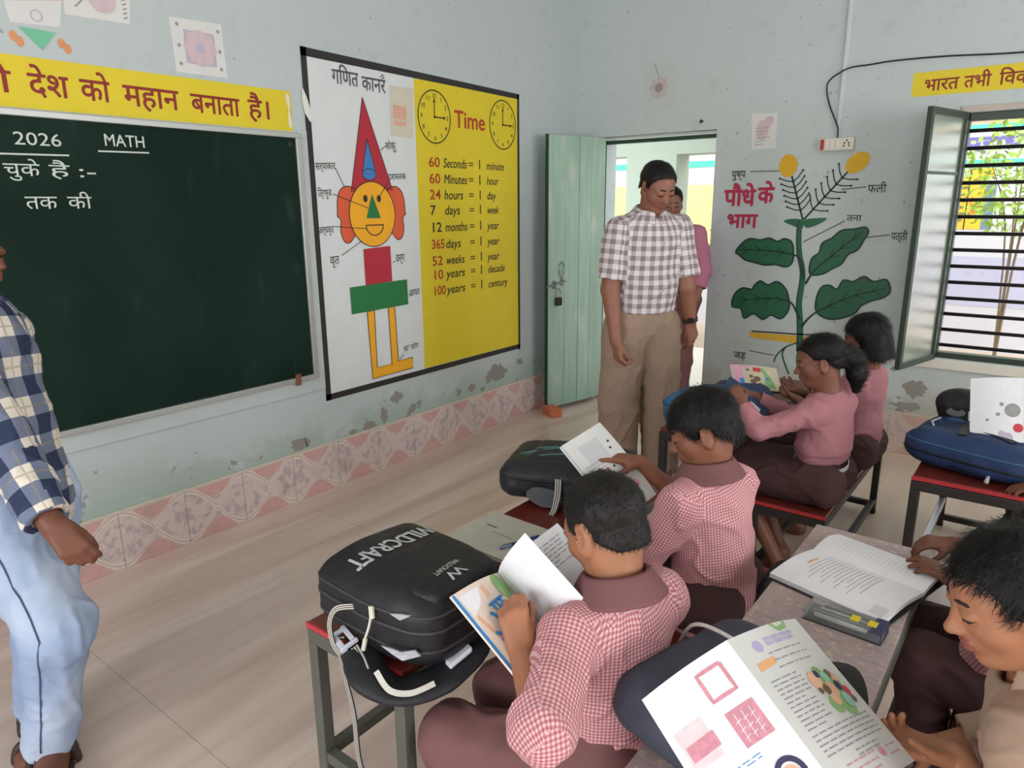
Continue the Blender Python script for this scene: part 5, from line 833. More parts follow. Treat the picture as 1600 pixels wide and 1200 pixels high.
def hair(parent, c, f, hh, style, m, h=.004, seed=1, up=(0, 0, 1)):
    H, A = head_frame(c, f, hh, up); F = Field(h); T = dict(short=.035, crop=.022, fringe=.055, tied=.04, bob=.05, man=.03)[style]
    lines = dict(short=[(-1, -.20), (-.33, -.20), (-.14, -.02), (-.10, .10), (.0, .10), (.03, -.06), (.11, -.06), (.16, .16), (.26, .27), (.6, .30)], crop=[(-1, -.22), (-.36, -.22), (-.16, -.05), (-.13, .12), (.0, .12), (.03, -.04), (.1, -.02), (.16, .2), (.26, .3), (.6, .32)],
                 fringe=[(-1, -.24), (-.36, -.24), (-.16, -.04), (-.12, .08), (.0, .08), (.03, -.06), (.13, -.04), (.2, .12), (.28, .16), (.6, .17)], tied=[(-1, -.2), (-.33, -.2), (-.12, -.02), (-.1, .08), (.0, .09), (.1, .1), (.2, .26), (.3, .32), (.6, .34)],
                 bob=[(-1, -.5), (-.2, -.5), (.06, -.4), (.12, -.1), (.22, .14), (.3, .2), (.6, .22)], man=[(-1, -.18), (-.33, -.18), (-.14, 0), (-.10, .12), (.0, .12), (.03, -.04), (.10, -.04), (.16, .2), (.26, .33), (.6, .36)])[style]
    xs, ys = zip(*lines); c0 = np.array(c, float)
    def fn(P):
        q = ((P - c0) @ A.T) / hh; e = q - np.array((-.08, 0, .16)); r = np.array((.41 + T, .335 + T, .345 + T)); k0 = np.sqrt(((e / r) ** 2).sum(-1)); k1 = np.sqrt(((e / r ** 2) ** 2).sum(-1)) + 1e-9; d = k0 * (k0 - 1) / k1
        bk = q - np.array((-.10, 0, -.08)); rb = np.array((.36 + T, .30 + T, .34)); k0 = np.sqrt(((bk / rb) ** 2).sum(-1)); k1 = np.sqrt(((bk / rb ** 2) ** 2).sum(-1)) + 1e-9; d = np.minimum(d, k0 * (k0 - 1) / k1)
        if style == 'bob': z = np.clip((.15 - q[..., 2]) / .6, 0, 1); w_ = np.sqrt((q[..., 1] / (.39 + .03 * z)) ** 2 + ((q[..., 0] + .13) / .40) ** 2) - 1; d = np.minimum(d, np.maximum(w_ * .4, np.maximum(-.52 - q[..., 2], q[..., 2] - .15)))
        return np.maximum(d, (np.interp(q[..., 0], xs, ys) - q[..., 2]) * .75) * hh
    F.add(fn, c0 - hh * .75, c0 + hh * .75)
    if style == 'tied':
        pts = [H(-.42, 0, .12), H(-.54, 0, .08), H(-.63, 0, -.12), H(-.62, 0, -.42), H(-.55, 0, -.72)]; rr = (.07, .13, .175, .17, .08)
        for i in range(4): F.cap(pts[i], pts[i + 1], rr[i] * hh, rr[i + 1] * hh, .02)
    if style == 'bob': F.cap(H(-.30, -.12, .40), H(-.40, -.16, .30), .09 * hh, .10 * hh, .01)
    VV, Q = F.mesh(); VV = smooth(VV, Q, 1); n = normals(VV, Q); VV = VV + n * (vnoise(VV, 60, seed) * .0025)[:, None]; n = normals(VV, Q); q = ((VV - c0) @ A.T) / hh
    wh = H(-.2, .05, .55); crop = style in ('crop', 'man'); cnt = dict(short=5200, crop=4200, fringe=5200, tied=3600, bob=4200, man=2600)[style]
    comb = (lambda p: nrm_rows(p - wh) + .9 * A[0] * (((p - c0) @ A[0]) > -.05 * hh)[:, None] - .3 * A[2]) if style not in ('tied', 'bob') else (lambda p: (-A[0] * .9 + .1 * A[2]) + 0 * p if style == 'tied' else -A[2] + 0 * p)
    sv, sq, st = strands(VV, n, cnt, comb, dict(short=.028, crop=.010, fringe=.026, tied=.03, bob=.035, man=.014)[style], .0005, .24 if style == 'short' else .3 if crop else .16, seed, None)
    return from_arrays('hair', np.concatenate([VV, sv]), np.concatenate([Q, sq + len(VV)]), m, parent, tris=st + len(VV))
def collar(parent, neck, head, F_, m, r=.052, h=.003, seed=0, open_=.22):
    """folded shirt collar round the neck, open at the throat"""
    ax = nrm(nrm(np.array(head) - neck) + V(0, 0, 1.6)); f = nrm(F_ - ax * (F_ @ ax)); l = np.cross(ax, f); c = np.array(neck, float); Fd = Field(h)
    def fn(P):
        q = P - c; x, y, z = q @ f, q @ l, q @ ax; z = z + .10 * x; ang = np.abs(np.arctan2(y, x)); rho = np.sqrt((x / 1.05) ** 2 + y ** 2)
        def seg(a, b):
            a, b = np.array(a), np.array(b); ab = b - a; t = np.clip(((rho - a[0]) * ab[0] + (z - a[1]) * ab[1]) / (ab @ ab), 0, 1); return np.hypot(rho - a[0] - t * ab[0], z - a[1] - t * ab[1])
        d = np.minimum(seg((r, .0), (r + .004, .030)), seg((r + .006, .030), (r + .034, -.012))) - .0042; return np.maximum(d, (open_ - ang) * r)
    Fd.add(fn, c - .12, c + .12); return soft('collar', Fd, m, parent, .0012, 40, seed, 1, 0, [(c - ax * .2, c + ax * .2, .09, l, 1)])
def person(label, base, J, P, group=None):
    """one figure: a continuous body, then hair, eyes and clothing as its parts"""
    s = P.get('s', 1.0); hh = P.get('hh', .205); h = P.get('h', .0045); t = thing('person', label, 'person', base, group); sk = P['skin']
    g = lambda k: np.array(J[k], float); pel, nk, hd = g('pelvis'), g('neck'), g('head'); up = nrm(nk - pel); L = g('shL') - g('shR'); L = nrm(L - up * (L @ up)); Fw = np.cross(L, up); f = nrm(J['face']); H, A = head_frame(hd, f, hh, J.get('hup', (0, 0, 1)))
    ad = P.get('adult', 0); W = P.get('w', 1.0) * s; B = Field(h); add_head(B, H, A, hh); B.cap(nk - up * .02 * s, H(-.10, 0, -.22), .050 * s, .046 * s, .03)
    ch = nk - up * .10 * s; B.cap(pel, pel * .45 + ch * .55, .088 * W, .082 * W, .03, 'u', (Fw, .72)); B.cap(pel * .45 + ch * .55, ch, .085 * W, .092 * W, .03, 'u', (Fw, .72)); B.cap(g('shL') * .85 + g('shR') * .15, g('shR') * .85 + g('shL') * .15, .038 * s, .038 * s, .04)
    ra = (.036, .030, .029, .021) if not ad else (.050, .040, .040, .027)
    for q in 'LR':
        if 'el' + q not in J: continue
        B.cap(g('sh' + q), g('el' + q), ra[0] * s, ra[1] * s, .02); B.cap(g('el' + q), g('wr' + q), ra[2] * s, ra[3] * s, .015)
        if 'hand' + q in J: hp = J['hand' + q]; hand(B, g('wr' + q), hp[0], hp[1], q, P.get('hs', .135), **(hp[2] if len(hp) > 2 else {}))
    for q in 'LR':
        if 'kn' + q not in J: continue
        B.cap(g('hip' + q), g('kn' + q), .055 * s, .042 * s, .03); B.cap(g('kn' + q), g('an' + q), .040 * s, .026 * s, .015)
        if P.get('feet', 1): foot(B, g('an' + q), J.get('toe', Fw), s * (1.25 if ad else 1))
    VV, Q = B.mesh(); VV = smooth(VV, Q, 1); z = ((VV - hd) @ A.T) / hh; lip = ((z[:, 0] > .33) & (np.abs(z[:, 1]) < .095 - .1 * np.abs(z[:, 2] + .268)) & (np.abs(z[:, 2] + .268) < .055)).astype(float)
    from_arrays('body', VV, Q, sk, t, attr={'lip': lip})
    for q in (1, -1):
        e = MB(); sphere(e, H(.302, .133 * q, -.008), .062 * hh, nrm(f * .9 - A[2] * .45), .75); e.build('eye', [M_EYEW, M_IRIS], t, smooth=True)
        b = Field(min(h, .0022)); 
        for i in range(4): b.cap(H(.372 - .018 * i * i / 2, (.05 + .05 * i) * q, .098 + .012 * i - .006 * i * i), H(.372 - .018 * (i + 1) ** 2 / 2, (.05 + .05 * (i + 1)) * q, .098 + .012 * (i + 1) - .006 * (i + 1) ** 2), .017 * hh, .014 * hh, .003)
        soft('eyebrow', b, M_BROW, t); b = Field(min(h, .002)); ls = [H(.368, .065 * q, -.020), H(.376, .115 * q, -.030), H(.362, .165 * q, -.026), H(.335, .20 * q, -.012)]
        for i in range(3): b.cap(ls[i], ls[i + 1], .010 * hh, .010 * hh, .002)
        soft('eyelash', b, M_BROW, t)
    if P.get('hair'): hair(t, hd, f, hh, P['hair'][0], P['hair'][1], P.get('hair_h', .0045), P.get('seed', 1), J.get('hup', (0, 0, 1)))
    # shirt
    S = Field(P.get('hc', h)); sl = P.get('sleeve', 1.6); rs = P.get('rs', .049) * s; wb = P.get('belly', 1.0)
    lo = pel + up * P.get('tuck', -.03) * s - Fw * .0; S.cap(lo, pel * .5 + ch * .5, P.get('hem', .118) * W, .106 * W * wb, .03, 'u', (Fw, P.get('flat', .78))); S.cap(pel * .5 + ch * .5, ch, .106 * W * wb, .108 * W, .03, 'u', (Fw, .76)); S.cap(ch, nk - up * .05 * s, .10 * W, .06 * W, .04, 'u', (Fw, .75))
    yk = nk - up * .035 * s; S.cap(g('shL') * .92 + g('shR') * .08, yk, .048 * s, .050 * s, .05); S.cap(g('shR') * .92 + g('shL') * .08, yk, .048 * s, .050 * s, .05)
    segs = [(lo - up * .05, nk, .105 * W, L, .76)]
    for q in 'LR':
        if 'el' + q not in J: continue
        sh, el, wr = g('sh' + q), g('el' + q), g('wr' + q); r1, r2 = rs, rs * P.get('cuff', .92)
        if sl < 1: e = sh + (el - sh) * sl; S.cap(sh, sh + (e - sh) * .6, r1 * 1.03, r1, .03); cone(S, sh, e, r1, r2 * 1.06, .012); B2 = (sh + (e - sh) * .75, e + (e - sh) * .2, ra[1] * s + .006)
        else: S.cap(sh, el, r1 * 1.02, r1 * .96, .035); e = el + (wr - el) * (sl - 1); cone(S, el, e, r1 * .96, r2 * .9, .012); S.ell(el, V(1, 1, 1) * r1 * .95, None, .01); B2 = (e - nrm(e - el) * .02, e + nrm(e - el) * .05, ra[3] * s + .005 + max(0, 2 - sl) * .008); segs.append((el, wr, r1, nrm(np.cross(wr - el, up) + 1e-4), 1))
        S.cap(B2[0], B2[1], B2[2], B2[2], .003, 's'); segs.append((sh, el, r1, nrm(np.cross(el - sh, Fw) + 1e-4), 1))
    S.cap(nk - up * .03 * s, nk + nrm(hd - nk) * .16, P.get('nr', .054) * s, .056 * s, .006, 's')
    if 'hemcut' in P: S.half(pel + up * P['hemcut'] * s, -up, 's', .004)
    soft('shirt', S, P['shirt'], t, P.get('wr', .0042), P.get('ws', 17), P.get('seed', 1) * 7, 1, 0, segs, P.get('fold', (.0055, 13)))
    if P.get('collar'): collar(t, nk + nrm(hd - nk) * .010, hd, Fw + f * .4, P['collar'], P.get('cr', .053) * s, .0032, P.get('seed', 1), P.get('copen', .22))
    # trousers
    if 'knL' in J and P.get('pants'):
        T = Field(P.get('hp', max(h, .005))); rp = P.get('rp', (.082, .066, .058, .050)); T.cap(pel - L * .03 + up * P.get('waist', .05) * s, pel + L * .03 + up * P.get('waist', .05) * s, .088 * W, .088 * W, .03, 'u', (Fw, .8)); T.cap(pel - L * .04, pel + L * .04, .095 * W, .095 * W, .04, 'u', (Fw, .85))
        for q in 'LR':
            hp, kn, an = g('hip' + q), g('kn' + q), g('an' + q); T.cap(hp, kn, rp[0] * s, rp[1] * s, .03); cone(T, kn, kn + (an - kn) * P.get('leg', .9), rp[2] * s, rp[3] * s, .02); T.ell(kn, V(1, 1, 1) * rp[1] * s, None, .02)
            ee = kn + (an - kn) * P.get('leg', .9); T.cap(ee - nrm(an - kn) * .02, ee + nrm(an - kn) * .04, rp[3] * s - .006, rp[3] * s - .006, .003, 's')
        if P.get('skirt'): T.cap(g('knL') - L * .0, g('knR'), rp[1] * s, rp[1] * s, .04); T.cap(pel + (g('knL') - g('hipL')) * .5, pel + (g('knL') - g('hipL')) * .95, .085 * s, .08 * s, .04)
        if 'waistcut' in P: T.half(pel + up * P['waistcut'] * s, up, 's', .004)
        soft('trousers', T, P['pants'], t, P.get('wr', .0042) * 1.25, 13, P.get('seed', 1) * 5 + 2, 1, 0, None, P.get('pfold', (.006, 11)))
    t['_'] = 0; del t['_']; return t, dict(H=H, A=A, up=up, L=L, F=Fw, hh=hh)
# ---------------------------------------------------------------- the pupils and the teachers
GRIP = dict(curl=(.75, .8, .85, .9), th=(.65, .55, .5), thc=.35)
def sit(J, hx=.08):
    p = V(*J['pelvis']); J.setdefault('hipL', p + V(.03, -hx, -.01)); J.setdefault('hipR', p + V(.03, hx, -.01)); return J
J7 = sit(dict(pelvis=(2.42, 1.075, .46), neck=(2.451, 1.038, .805), head=(2.400, 1.066, .912), face=(-.90, .22, -.42), hup=(-.2, .05, 1), shL=(2.42, .915, .758), shR=(2.475, 1.165, .752), elL=(2.482, .752, .715), wrL=(2.365, .852, .748),
     handL=((-.38, .24, .62), (-.49, .63, -.51), dict(curl=(.75, .85, .95, 1.0), th=(.85, .35, .35), thc=.15)), elR=(2.36, 1.235, .60), wrR=(2.24, 1.13, .655), handR=((-.35, -.6, .45), (-.3, -.2, .8), GRIP),
     knL=(2.15, .895, .435), knR=(2.15, 1.075, .435), anL=(2.25, .93, .10), anR=(2.2, 1.08, .10), toe=(-1, 0, 0)))
t7, f7 = person('boy seen from behind in pink gingham, leafing through a picture book', (2.42, 1.075, 0), J7,
     dict(skin=SK_A, h=.004, hs=.132, hh=.197, hair=('crop', HAIR2), hair_h=.004, shirt=GING, collar=COLLAR, sleeve=1.25, cuff=1.0, rs=.052, hem=.150, tuck=-.075, w=1.06, pants=BRN, seed=3, wr=.005, ws=15))
J6 = sit(dict(pelvis=(2.37, 1.745, .46), neck=(2.355, 1.695, .805), head=(2.325, 1.698, .925), face=(-.86, -.38, -.42), hup=(-.15, 0, 1), shL=(2.33, 1.575, .755), shR=(2.392, 1.815, .752), elL=(2.24, 1.555, .575), wrL=(2.105, 1.520, .722),
     handL=((.0, .30, .40), (-.3, .55, -.3), dict(curl=(.5, .55, .6, .65), th=(.9, .3, .1), thc=.1)), elR=(2.258, 1.785, .665), wrR=(2.138, 1.722, .785), handR=((-.50, -.30, .10), (-.1, .1, -.9), dict(curl=(.12, .8, .95, 1.0), th=(.6, .6, .4))),
     knL=(2.07, 1.64, .43), knR=(2.07, 1.82, .43), anL=(2.16, 1.65, .10), anR=(2.14, 1.82, .10), toe=(-1, 0, 0)))
t6, f6 = person('boy in pink gingham shirt with brown collar, face in profile, pointing at a page', (2.37, 1.745, 0), J6,
     dict(skin=SK_B, h=.004, hs=.132, hh=.2, hair=('fringe', HAIR), hair_h=.0045, shirt=GING, collar=COLLAR, sleeve=1.38, cuff=.95, rs=.050, hem=.14, tuck=-.07, w=1.06, belly=1.08, pants=BRN_D, seed=5, wr=.005, ws=15))
J4 = sit(dict(pelvis=(2.375, 2.80, .46), neck=(2.389, 2.763, .80), head=(2.343, 2.742, .925), face=(-.90, -.36, -.28), shL=(2.362, 2.655, .748), shR=(2.418, 2.87, .748), elL=(2.205, 2.545, .675), wrL=(2.122, 2.585, .758),
     handL=((-.30, .20, .30), (-.1, .5, -.7), GRIP), elR=(2.235, 2.86, .655), wrR=(2.105, 2.765, .745), handR=((-.4, -.25, .25), (-.1, -.3, -.8), GRIP),
     knL=(2.06, 2.70, .44), knR=(2.06, 2.87, .44), anL=(2.30, 2.66, .09), anR=(2.26, 2.80, .09), toe=(-1, 0, 0)))
t4, f4 = person('girl with tied back ponytail and white belt over a brown skirt', (2.375, 2.80, 0), J4,
     dict(skin=SK_G, h=.004, hs=.125, hh=.19, hair=('tied', HAIR), hair_h=.005, shirt=PINKP, sleeve=1.9, cuff=.85, rs=.043, hem=.122, tuck=.13, hemcut=.085, belly=1.06, nr=.05, pants=BRN_D, skirt=1, rp=(.088, .074, .040, .034), leg=.25, waist=.06, seed=8, wr=.0045, w=.98))
J5 = sit(dict(pelvis=(2.395, 3.30, .46), neck=(2.418, 3.245, .81), head=(2.40, 3.225, .945), face=(-.93, -.25, -.25), shL=(2.39, 3.13, .76), shR=(2.43, 3.355, .76), elL=(2.285, 3.06, .60), wrL=(2.185, 3.10, .668), handL=((-.40, .12, .05), (.1, .3, .9), GRIP),
     elR=(2.28, 3.37, .60), wrR=(2.15, 3.25, .67), handR=((-.35, -.15, .1), (.1, -.3, .9), GRIP), knL=(2.07, 3.22, .44), knR=(2.07, 3.39, .44), anL=(2.2, 3.2, .09), anR=(2.2, 3.35, .09), toe=(-1, 0, 0)))
t5, f5 = person('girl with black bob haircut sitting next to the painted plant', (2.395, 3.30, 0), J5,
     dict(skin=SK_G, h=.005, hs=.12, hh=.195, hair=('bob', HAIR), hair_h=.0055, shirt=PINKP, sleeve=1.8, cuff=.9, rs=.045, hem=.125, tuck=.04, nr=.05, pants=BRN_D, skirt=1, rp=(.088, .074, .042, .036), leg=.3, seed=9))
JA = sit(dict(pelvis=(3.14, 1.20, .46), neck=(3.085, 1.155, .845), head=(3.024, 1.119, .966), face=(-.86, -.42, -.38), hup=(-.35, -.1, 1), shL=(3.075, 1.035, .795), shR=(3.115, 1.285, .80), elL=(3.125, 1.07, .585), wrL=(2.990, 1.195, .628),
     handL=((-.75, -.30, .12), (.45, .05, .87), dict(curl=(.35, .45, .55, .65), th=(.95, .22, .42), thc=.1, spread=.08)), elR=(3.10, 1.38, .62), wrR=(2.96, 1.30, .555), handR=((-.4, -.2, -.05), (.1, -.1, -.9), GRIP),
     knL=(2.86, 1.13, .43), knR=(2.86, 1.30, .43), anL=(2.92, 1.13, .09), anR=(2.92, 1.3, .09), toe=(-1, 0, 0)))
tA, fA = person('boy in khaki shirt seen close in profile, bent over the large open textbook', (3.14, 1.20, 0), JA,
     dict(skin=SK_A, h=.0033, hs=.138, hh=.193, hair=('short', HAIR), hair_h=.0035, shirt=KHAKI, collar=KHAKI, cr=.055, copen=1.0, sleeve=1.72, cuff=.92, rs=.052, hem=.125, pants=BRN_D, seed=12))
JB = sit(dict(pelvis=(3.15, 1.74, .46), neck=(3.115, 1.725, .70), head=(3.10, 1.735, .80), face=(-.75, .1, -.72), hup=(-.5, 0, .8), shL=(3.035, 1.605, .655), shR=(3.09, 1.83, .665), elL=(3.005, 1.69, .545), wrL=(2.932, 1.822, .62), handL=((-.5, .05, .22), (-.2, .1, -.9), dict(curl=(.35, .4, .45, .5), th=(.75, .55, .3))),
     elR=(3.0, 1.95, .62), wrR=(2.90, 1.99, .65), handR=((-.5, -.2, .0), (-.1, .1, -.9), GRIP), knL=(2.885, 1.695, .475), knR=(2.86, 1.89, .45), anL=(2.93, 1.72, .09), anR=(2.93, 1.88, .09), toe=(-1, 0, 0)))
tB, fB = person('child in pink gingham hidden behind the khaki shirted boy, one hand on the notebook', (3.16, 1.80, 0), JB,
     dict(skin=SK_C, h=.0045, hs=.13, hair=('crop', HAIR), hair_h=.006, shirt=GING, collar=COLLAR, sleeve=1.15, rs=.050, pants=BRN_D, seed=14))
JC = sit(dict(pelvis=(3.34, 2.86, .46), neck=(3.32, 2.85, .80), head=(3.29, 2.85, .92), face=(-.93, .1, -.35), shL=(3.30, 2.735, .75), shR=(3.31, 2.965, .75), elL=(3.22, 2.60, .655), wrL=(3.085, 2.600, .640), handL=((-.5, .06, -.08), (-.1, .1, -.9), dict(curl=(.3, .35, .4, .5), th=(.7, .55, .3))),
     elR=(3.2, 3.02, .62), wrR=(3.06, 2.98, .71), handR=((-.4, -.1, .1), (.1, .1, .9), GRIP), knL=(3.05, 2.77, .43), knR=(3.05, 2.94, .43), anL=(3.12, 2.77, .09), anR=(3.12, 2.94, .09), toe=(-1, 0, 0)))
tC, fC = person('pupil at the right edge with one hand on the far right desk', (3.34, 2.86, 0), JC, dict(skin=SK_B, h=.006, hs=.13, hair=('crop', HAIR), hair_h=.007, shirt=GING, sleeve=1.5, pants=BRN_D, seed=15))
JM = dict(pelvis=(1.335, 3.265, .905), neck=(1.365, 3.245, 1.44), head=(1.425, 3.205, 1.578), face=(.78, -.42, -.48), hup=(.15, -.1, 1), shR=(1.275, 3.095, 1.378), shL=(1.462, 3.388, 1.385), elR=(1.262, 3.060, 1.09), wrR=(1.322, 3.025, .845), handR=((.12, -.05, -.45), (.45, .65, 0), dict(curl=(.9, 1, 1.05, 1.1), th=(.8, .2, .4))),
     elL=(1.512, 3.395, 1.09), wrL=(1.520, 3.450, .905), handL=((.05, .10, -.4), (-.5, .2, -.1), dict(curl=(.5, .55, .6, .65), th=(.85, .3, .3))), hipR=(1.275, 3.19, .88), hipL=(1.395, 3.345, .88), knR=(1.275, 3.155, .47), knL=(1.42, 3.345, .48), anR=(1.275, 3.175, .085), anL=(1.43, 3.36, .085), toe=(.78, -.6, 0))
tM, fM = person('man in grey checked shirt and taupe trousers before the open doorway', (1.335, 3.265, 0), JM,
     dict(skin=SK_M, h=.006, hs=.18, hh=.222, adult=1, s=1.15, w=1.30, hair=('man', HAIR), hair_h=.006, shirt=PLM2, collar=PLM2, cr=.056, sleeve=.82, cuff=1.12, rs=.055, hem=.112, tuck=.09, belly=1.06, hemcut=.06, pants=TANP, rp=(.098, .090, .090, .088), leg=.98, waist=.06, waistcut=.10, seed=21, wr=.006, ws=12))
SJ = dict(pelvis=(.88, .585, .77), neck=(.79, .585, 1.25), head=(.866, .568, 1.398), face=(.82, .56, -.08), shR=(.925, .495, 1.17), shL=(.66, .69, 1.16), elR=(1.055, .535, .905), wrR=(1.205, .548, .772), handR=((.22, .08, -.24), (-.55, .3, -.35), dict(curl=(.75, .85, .9, .95), th=(.8, .3, .4))),
     elL=(.60, .70, .95), wrL=(.60, .58, .76), handL=((.0, -.05, -.4), (.3, -.7, 0), GRIP), hipR=(.93, .52, .74), hipL=(.835, .64, .74), knR=(1.075, .555, .44), knL=(.865, .60, .43), anR=(.985, .520, .085), anL=(.80, .56, .085), toe=(.75, -.35, 0))
tS, fS = person('man in navy plaid shirt and pale jeans cut by the left edge', (.88, .585, 0), SJ,
     dict(skin=SK_C, h=.0055, hs=.165, hh=.21, adult=1, s=1.0, w=1.28, hair=('man', HAIR), hair_h=.007, shirt=PLM1, collar=PLM1, sleeve=1.9, cuff=.92, rs=.064, hem=.118, tuck=-.02, pants=JEAN, rp=(.098, .088, .080, .064), leg=1.08, seed=23, wr=.008, ws=11))
J3 = dict(pelvis=(.93, 4.56, .86), neck=(.915, 4.55, 1.365), head=(.870, 4.53, 1.50), face=(.55, -.8, -.2), shR=(.78, 4.54, 1.30), shL=(1.090, 4.47, 1.30), elR=(.76, 4.50, 1.05), wrR=(.78, 4.42, .82), handR=((.05, -.05, -.4), (.5, .2, 0), GRIP), elL=(1.150, 4.445, 1.07), wrL=(1.145, 4.375, .885), handL=((-.02, -.05, -.4), (-.5, .0, 0), GRIP),
     hipR=(.86, 4.56, .85), hipL=(1.0, 4.54, .85), knR=(.85, 4.52, .46), knL=(1.0, 4.52, .46), anR=(.845, 4.50, .085), anL=(1.0, 4.5, .085), toe=(.1, -1, 0))
t3, f3 = person('man in mauve shirt half hidden behind the checked shirt man', (.93, 4.55, 0), J3,
     dict(skin=SK_M, h=.007, hs=.17, hh=.22, adult=1, s=1.08, w=1.35, hair=('man', HAIR), hair_h=.008, shirt=PINKM, collar=PINKM, sleeve=1.55, rs=.062, hem=.112, pants=BRN, rp=(.088, .076, .074, .072), leg=.96, seed=25))

def around(parent, name, c, ax, L, Fw, rx, ry, m, wd, t=.003, gap=0):
    """a band worn round a waist or wrist"""
    ax = nrm(ax); L = nrm(L - ax * (L @ ax)); Fw = np.cross(L, ax); pts = [np.array(c) + L * rx * math.cos(a) + Fw * ry * math.sin(a) for a in np.linspace(0, 2 * math.pi - gap, 33)]
    nr = [nrm(q - np.array(c)) for q in pts]; return MB().ribbon(pts, nr, wd, t).build(name, m, parent, smooth=False)
p4 = V(*J4['pelvis']); bt = around(t4, 'white_belt', p4 + f4['up'] * .058, f4['up'], f4['L'], f4['F'], .110, .095, mat('white_belt', (206, 206, 212), .5, .05, 30), .017); bt['label'] = 'narrow white belt with a metal buckle'
MB().obox(p4 + f4['up'] * .055 + f4['L'] * .098 - f4['F'] * .050, (f4['up'], f4['F'], f4['L']), (.014, .010, .003)).build('buckle', M_STEEL, bt, bevel=.002)
wv = V(*JM['wrL']) - V(*JM['elL']); wt = around(tM, 'wrist_watch', V(*JM['wrL']) - nrm(wv) * .012, wv, V(1, 0, 0), V(0, 1, 0), .038, .036, mat('watch_leather', (70, 48, 40), .5, .1, 30), .022, .005); wt['label'] = 'dark wrist watch'
MB().obox(V(*JM['wrL']) - nrm(wv) * .012 + V(.02, -.034, 0), (nrm(wv), (1, .6, 0), (.5, -.85, 0)), (.014, .013, .004)).build('watch_dial', M_DSTEEL, wt, bevel=.003)
around(tM, 'waistband', V(*JM['pelvis']) + fM['up'] * .088, fM['up'], fM['L'], fM['F'], .150, .122, mat('taupe_waistband', (132, 110, 96), .8, .06, 10), .035)

def sandal(parent, an, d, s, m):
    """flat sandal with two straps under a foot"""
    d = nrm((d[0], d[1], 0)); l = V(-d[1], d[0], 0); a = V(an[0], an[1], 0); F = Field(.004)
    F.cap(a - d * .03 * s + V(0, 0, .008), a + d * .15 * s + V(0, 0, .008), .040 * s, .044 * s, .01, 'u', (V(0, 0, 1), .2))
    for x, z in ((.12, .045), (.02, .075)): P = catmull([a + d * x * s + l * .045 * s + V(0, 0, .01), a + d * x * s + l * .03 * s + V(0, 0, z * s), a + d * x * s - l * .03 * s + V(0, 0, z * s), a + d * x * s - l * .045 * s + V(0, 0, .01)], 4); [F.cap(P[i], P[i + 1], .011 * s, .011 * s, .004) for i in range(len(P) - 1)]
    return soft('sandal', F, m, parent)
M_SAND = mat('brown_sandal_leather', (58, 42, 38), .45, .15, 20)
for J, t in ((SJ, tS), (JM, tM), (J3, t3)):
    for q in 'LR': sandal(t, J['an' + q], J['toe'], 1.2, M_SAND)
Hh, Ah = f4['H'], f4['A']; around(t4, 'hair_tie', Hh(-.46, 0, .115), Ah[0], Ah[1], Ah[2], .019, .019, mat('teal_hair_tie', (70, 160, 150), .7, .1, 60), .014, .006)['label'] = 'teal hair tie'

def leg_seam(t, J, side, d, m, name='jeans_seam'):
    """dark stitched seam down the outside of one trouser leg"""
    from mathutils.bvhtree import BVHTree
    o = [c for c in t.children if c.name.startswith('trousers')][0]; off = root_off(t); T = BVHTree.FromPolygons([tuple(np.array(v.co) + off) for v in o.data.vertices], [list(p.vertices) for p in o.data.polygons]); P = []
    for k in range(25):
        f = k / 24; a, b_, c = (V(*J[q + side]) for q in ('hip', 'kn', 'an')); p = a + (b_ - a) * f / .5 if f < .5 else b_ + (c - b_) * (f - .5) / .5; p = p + V(0, 0, .04 * (1 - f)); h = T.ray_cast(Vector(p + d * .4), Vector(-d))
        if h[0] is not None: P.append(np.array(h[0]) + d * .001)
    MB().tube(P, .0022, 6).build(name, m, t, smooth=True)
leg_seam(tS, SJ, 'R', nrm(V(.75, -.66, 0)), mat('seam_thread', (74, 84, 112), .8, .1, 40))
# ================================================================ across the yard
bl = thing('school_building', 'painted school building across the yard seen through bars and doorway', 'building', (0, 10, -.16))
MB().box((-12, 9.5, -.16), (9, 12, 3.4)).build('wall', mat('white_wash', (196, 194, 200), .8, .05, 2), bl)
SO = plane((0, 9.5, 0), (1, 0, 0), (0, 0, 1)); ob_ = lambda n_, m, fn, st=.004: (lambda b: (fn(b), b.build(n_, m, bl)))(Paint(SO, st))
ob_('tan_band', mat('tan_wash', (196, 164, 142), .8, .06, 4), lambda b: b.rect(1.2, 2.31, 9, 2.62, 1)); TEALW = mat('teal_wash', (92, 214, 178), .7, .08, 5); ob_('teal_band', TEALW, lambda b: (b.rect(1.2, 2.24, 9, 2.31, 1), b.rect(1.2, 1.86, 9, 1.94, 1), b.rect(-12, 1.98, .6, 2.06, 1)))
ob_('sign_letters', mat('violet_lettering', (112, 104, 176), .7, .08, 20), lambda b: b.text('प्राथिमक', 1.985, 2.06, .125, 1.0, 2, .05)); ob_('orange_panel', mat('orange_wash', (236, 110, 50), .7, .08, 8), lambda b: (b.rect(1.9, 1.62, 2.0, 1.84, 1))); ob_('yellow_panel', mat('amber_wash', (240, 182, 58), .7, .1, 8), lambda b: (b.rect(2.0, 1.2, 2.24, 1.76, 1), b.rect(2.08, 1.76, 2.3, 1.85, 1))); ob_('yellow_field', mat('lemon_wash', (238, 222, 150), .7, .06, 4), lambda b: b.rect(-12, .9, .3, 1.75, 1))
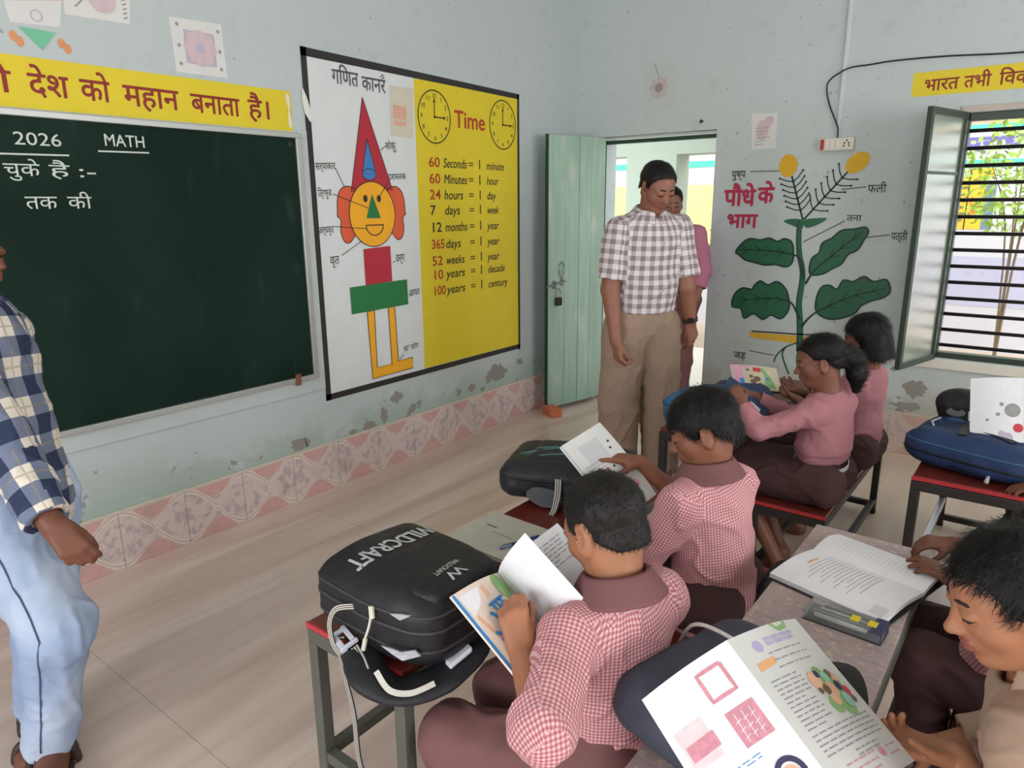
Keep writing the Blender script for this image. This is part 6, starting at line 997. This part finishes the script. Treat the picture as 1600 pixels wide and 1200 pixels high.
ob_('panel_lines', P_DK, lambda b: (b.line([(2.085, 1.2), (2.085, 1.84)], .012, 2), b.line([(2.0, 1.76), (2.09, 1.76)], .012, 2))); ob_('red_bird', mat('rust_wash', (210, 110, 60), .7, .1, 20), lambda b: (b.disc(2.16, 1.42, .035, .05, 2), b.line([(2.13, 1.55), (2.12, 1.48), (2.15, 1.42)], .014, 2))); ob_('painted_leaves', mat('olive_wash', (112, 124, 70), .7, .15, 20), lambda b: [b.disc(2.03 + .02 * (k % 2), 1.3 + .07 * k, .03, .016, 2, 10) for k in range(6)]); ob_('blue_grey_panel', mat('blue_grey_wash', (112, 130, 150), .7, .1, 10), lambda b: b.rect(2.24, 1.2, 2.34, 1.72, 1))
ob_('violet_marks', mat('violet_wash', (170, 164, 210), .7, .1, 20), lambda b: [b.disc(2.2 + .13 * i, .72 - .1 * j, .02, .014, 1, 8) for i in range(6) for j in range(2)])
ob_('plinth', mat('lavender_wash', (178, 176, 198), .7, .05, 5), lambda b: b.rect(1.2, .35, 9, .9, .6))
LEAFM = mat('leaf_yellow_green', (150, 180, 74), .6, .3, 12); LEAFD = mat('leaf_mid_green', (92, 138, 70), .6, .3, 12); BARK = mat('bark', (120, 104, 84), .9, .2, 20)
def shrub(name, label, c, r, zr, n, m, seed, trunk=True):
    t = thing(name, label, 'tree', c); g = np.random.default_rng(seed); c = np.array(c, float); b = MB()
    for k in range(n):
        q = g.normal(0, 1, 3); q = q / np.linalg.norm(q) * g.uniform(.3, 1) ** .5; p = c + V(0, 0, (zr[0] + zr[1]) / 2) + q * V(r, r, (zr[1] - zr[0]) / 2); d = nrm(g.normal(0, 1, 3) + V(0, 0, -.4)); s_ = nrm(np.cross(d, g.normal(0, 1, 3))); L = g.uniform(.05, .11)
        b.add([p, p + d * L * .5 + s_ * L * .22, p + d * L, p + d * L * .5 - s_ * L * .22], [(0, 1, 2, 3)])
    b.build('foliage', m, t)['kind'] = 'stuff'
    tr = MB()
    for k in range(5): q = g.normal(0, .5, 2); tr.tube(catmull([c, c + V(q[0] * .15, q[1] * .15, zr[0] + .1), c + V(q[0] * r, q[1] * r, zr[1] * .8)], 4), [.012 - .001 * i for i in range(9)], 6)
    tr.build('branches', BARK, t)
shrub('young_tree', 'yellow green young tree outside the barred window', (2.62, 8.3, -.16), .52, (1.3, 2.5), 900, LEAFM, 3); shrub('leafy_bush', 'green bush in the yard seen past the mauve shirted man', (.02, 8.4, -.16), .42, (.6, 1.75), 1100, LEAFD, 4)
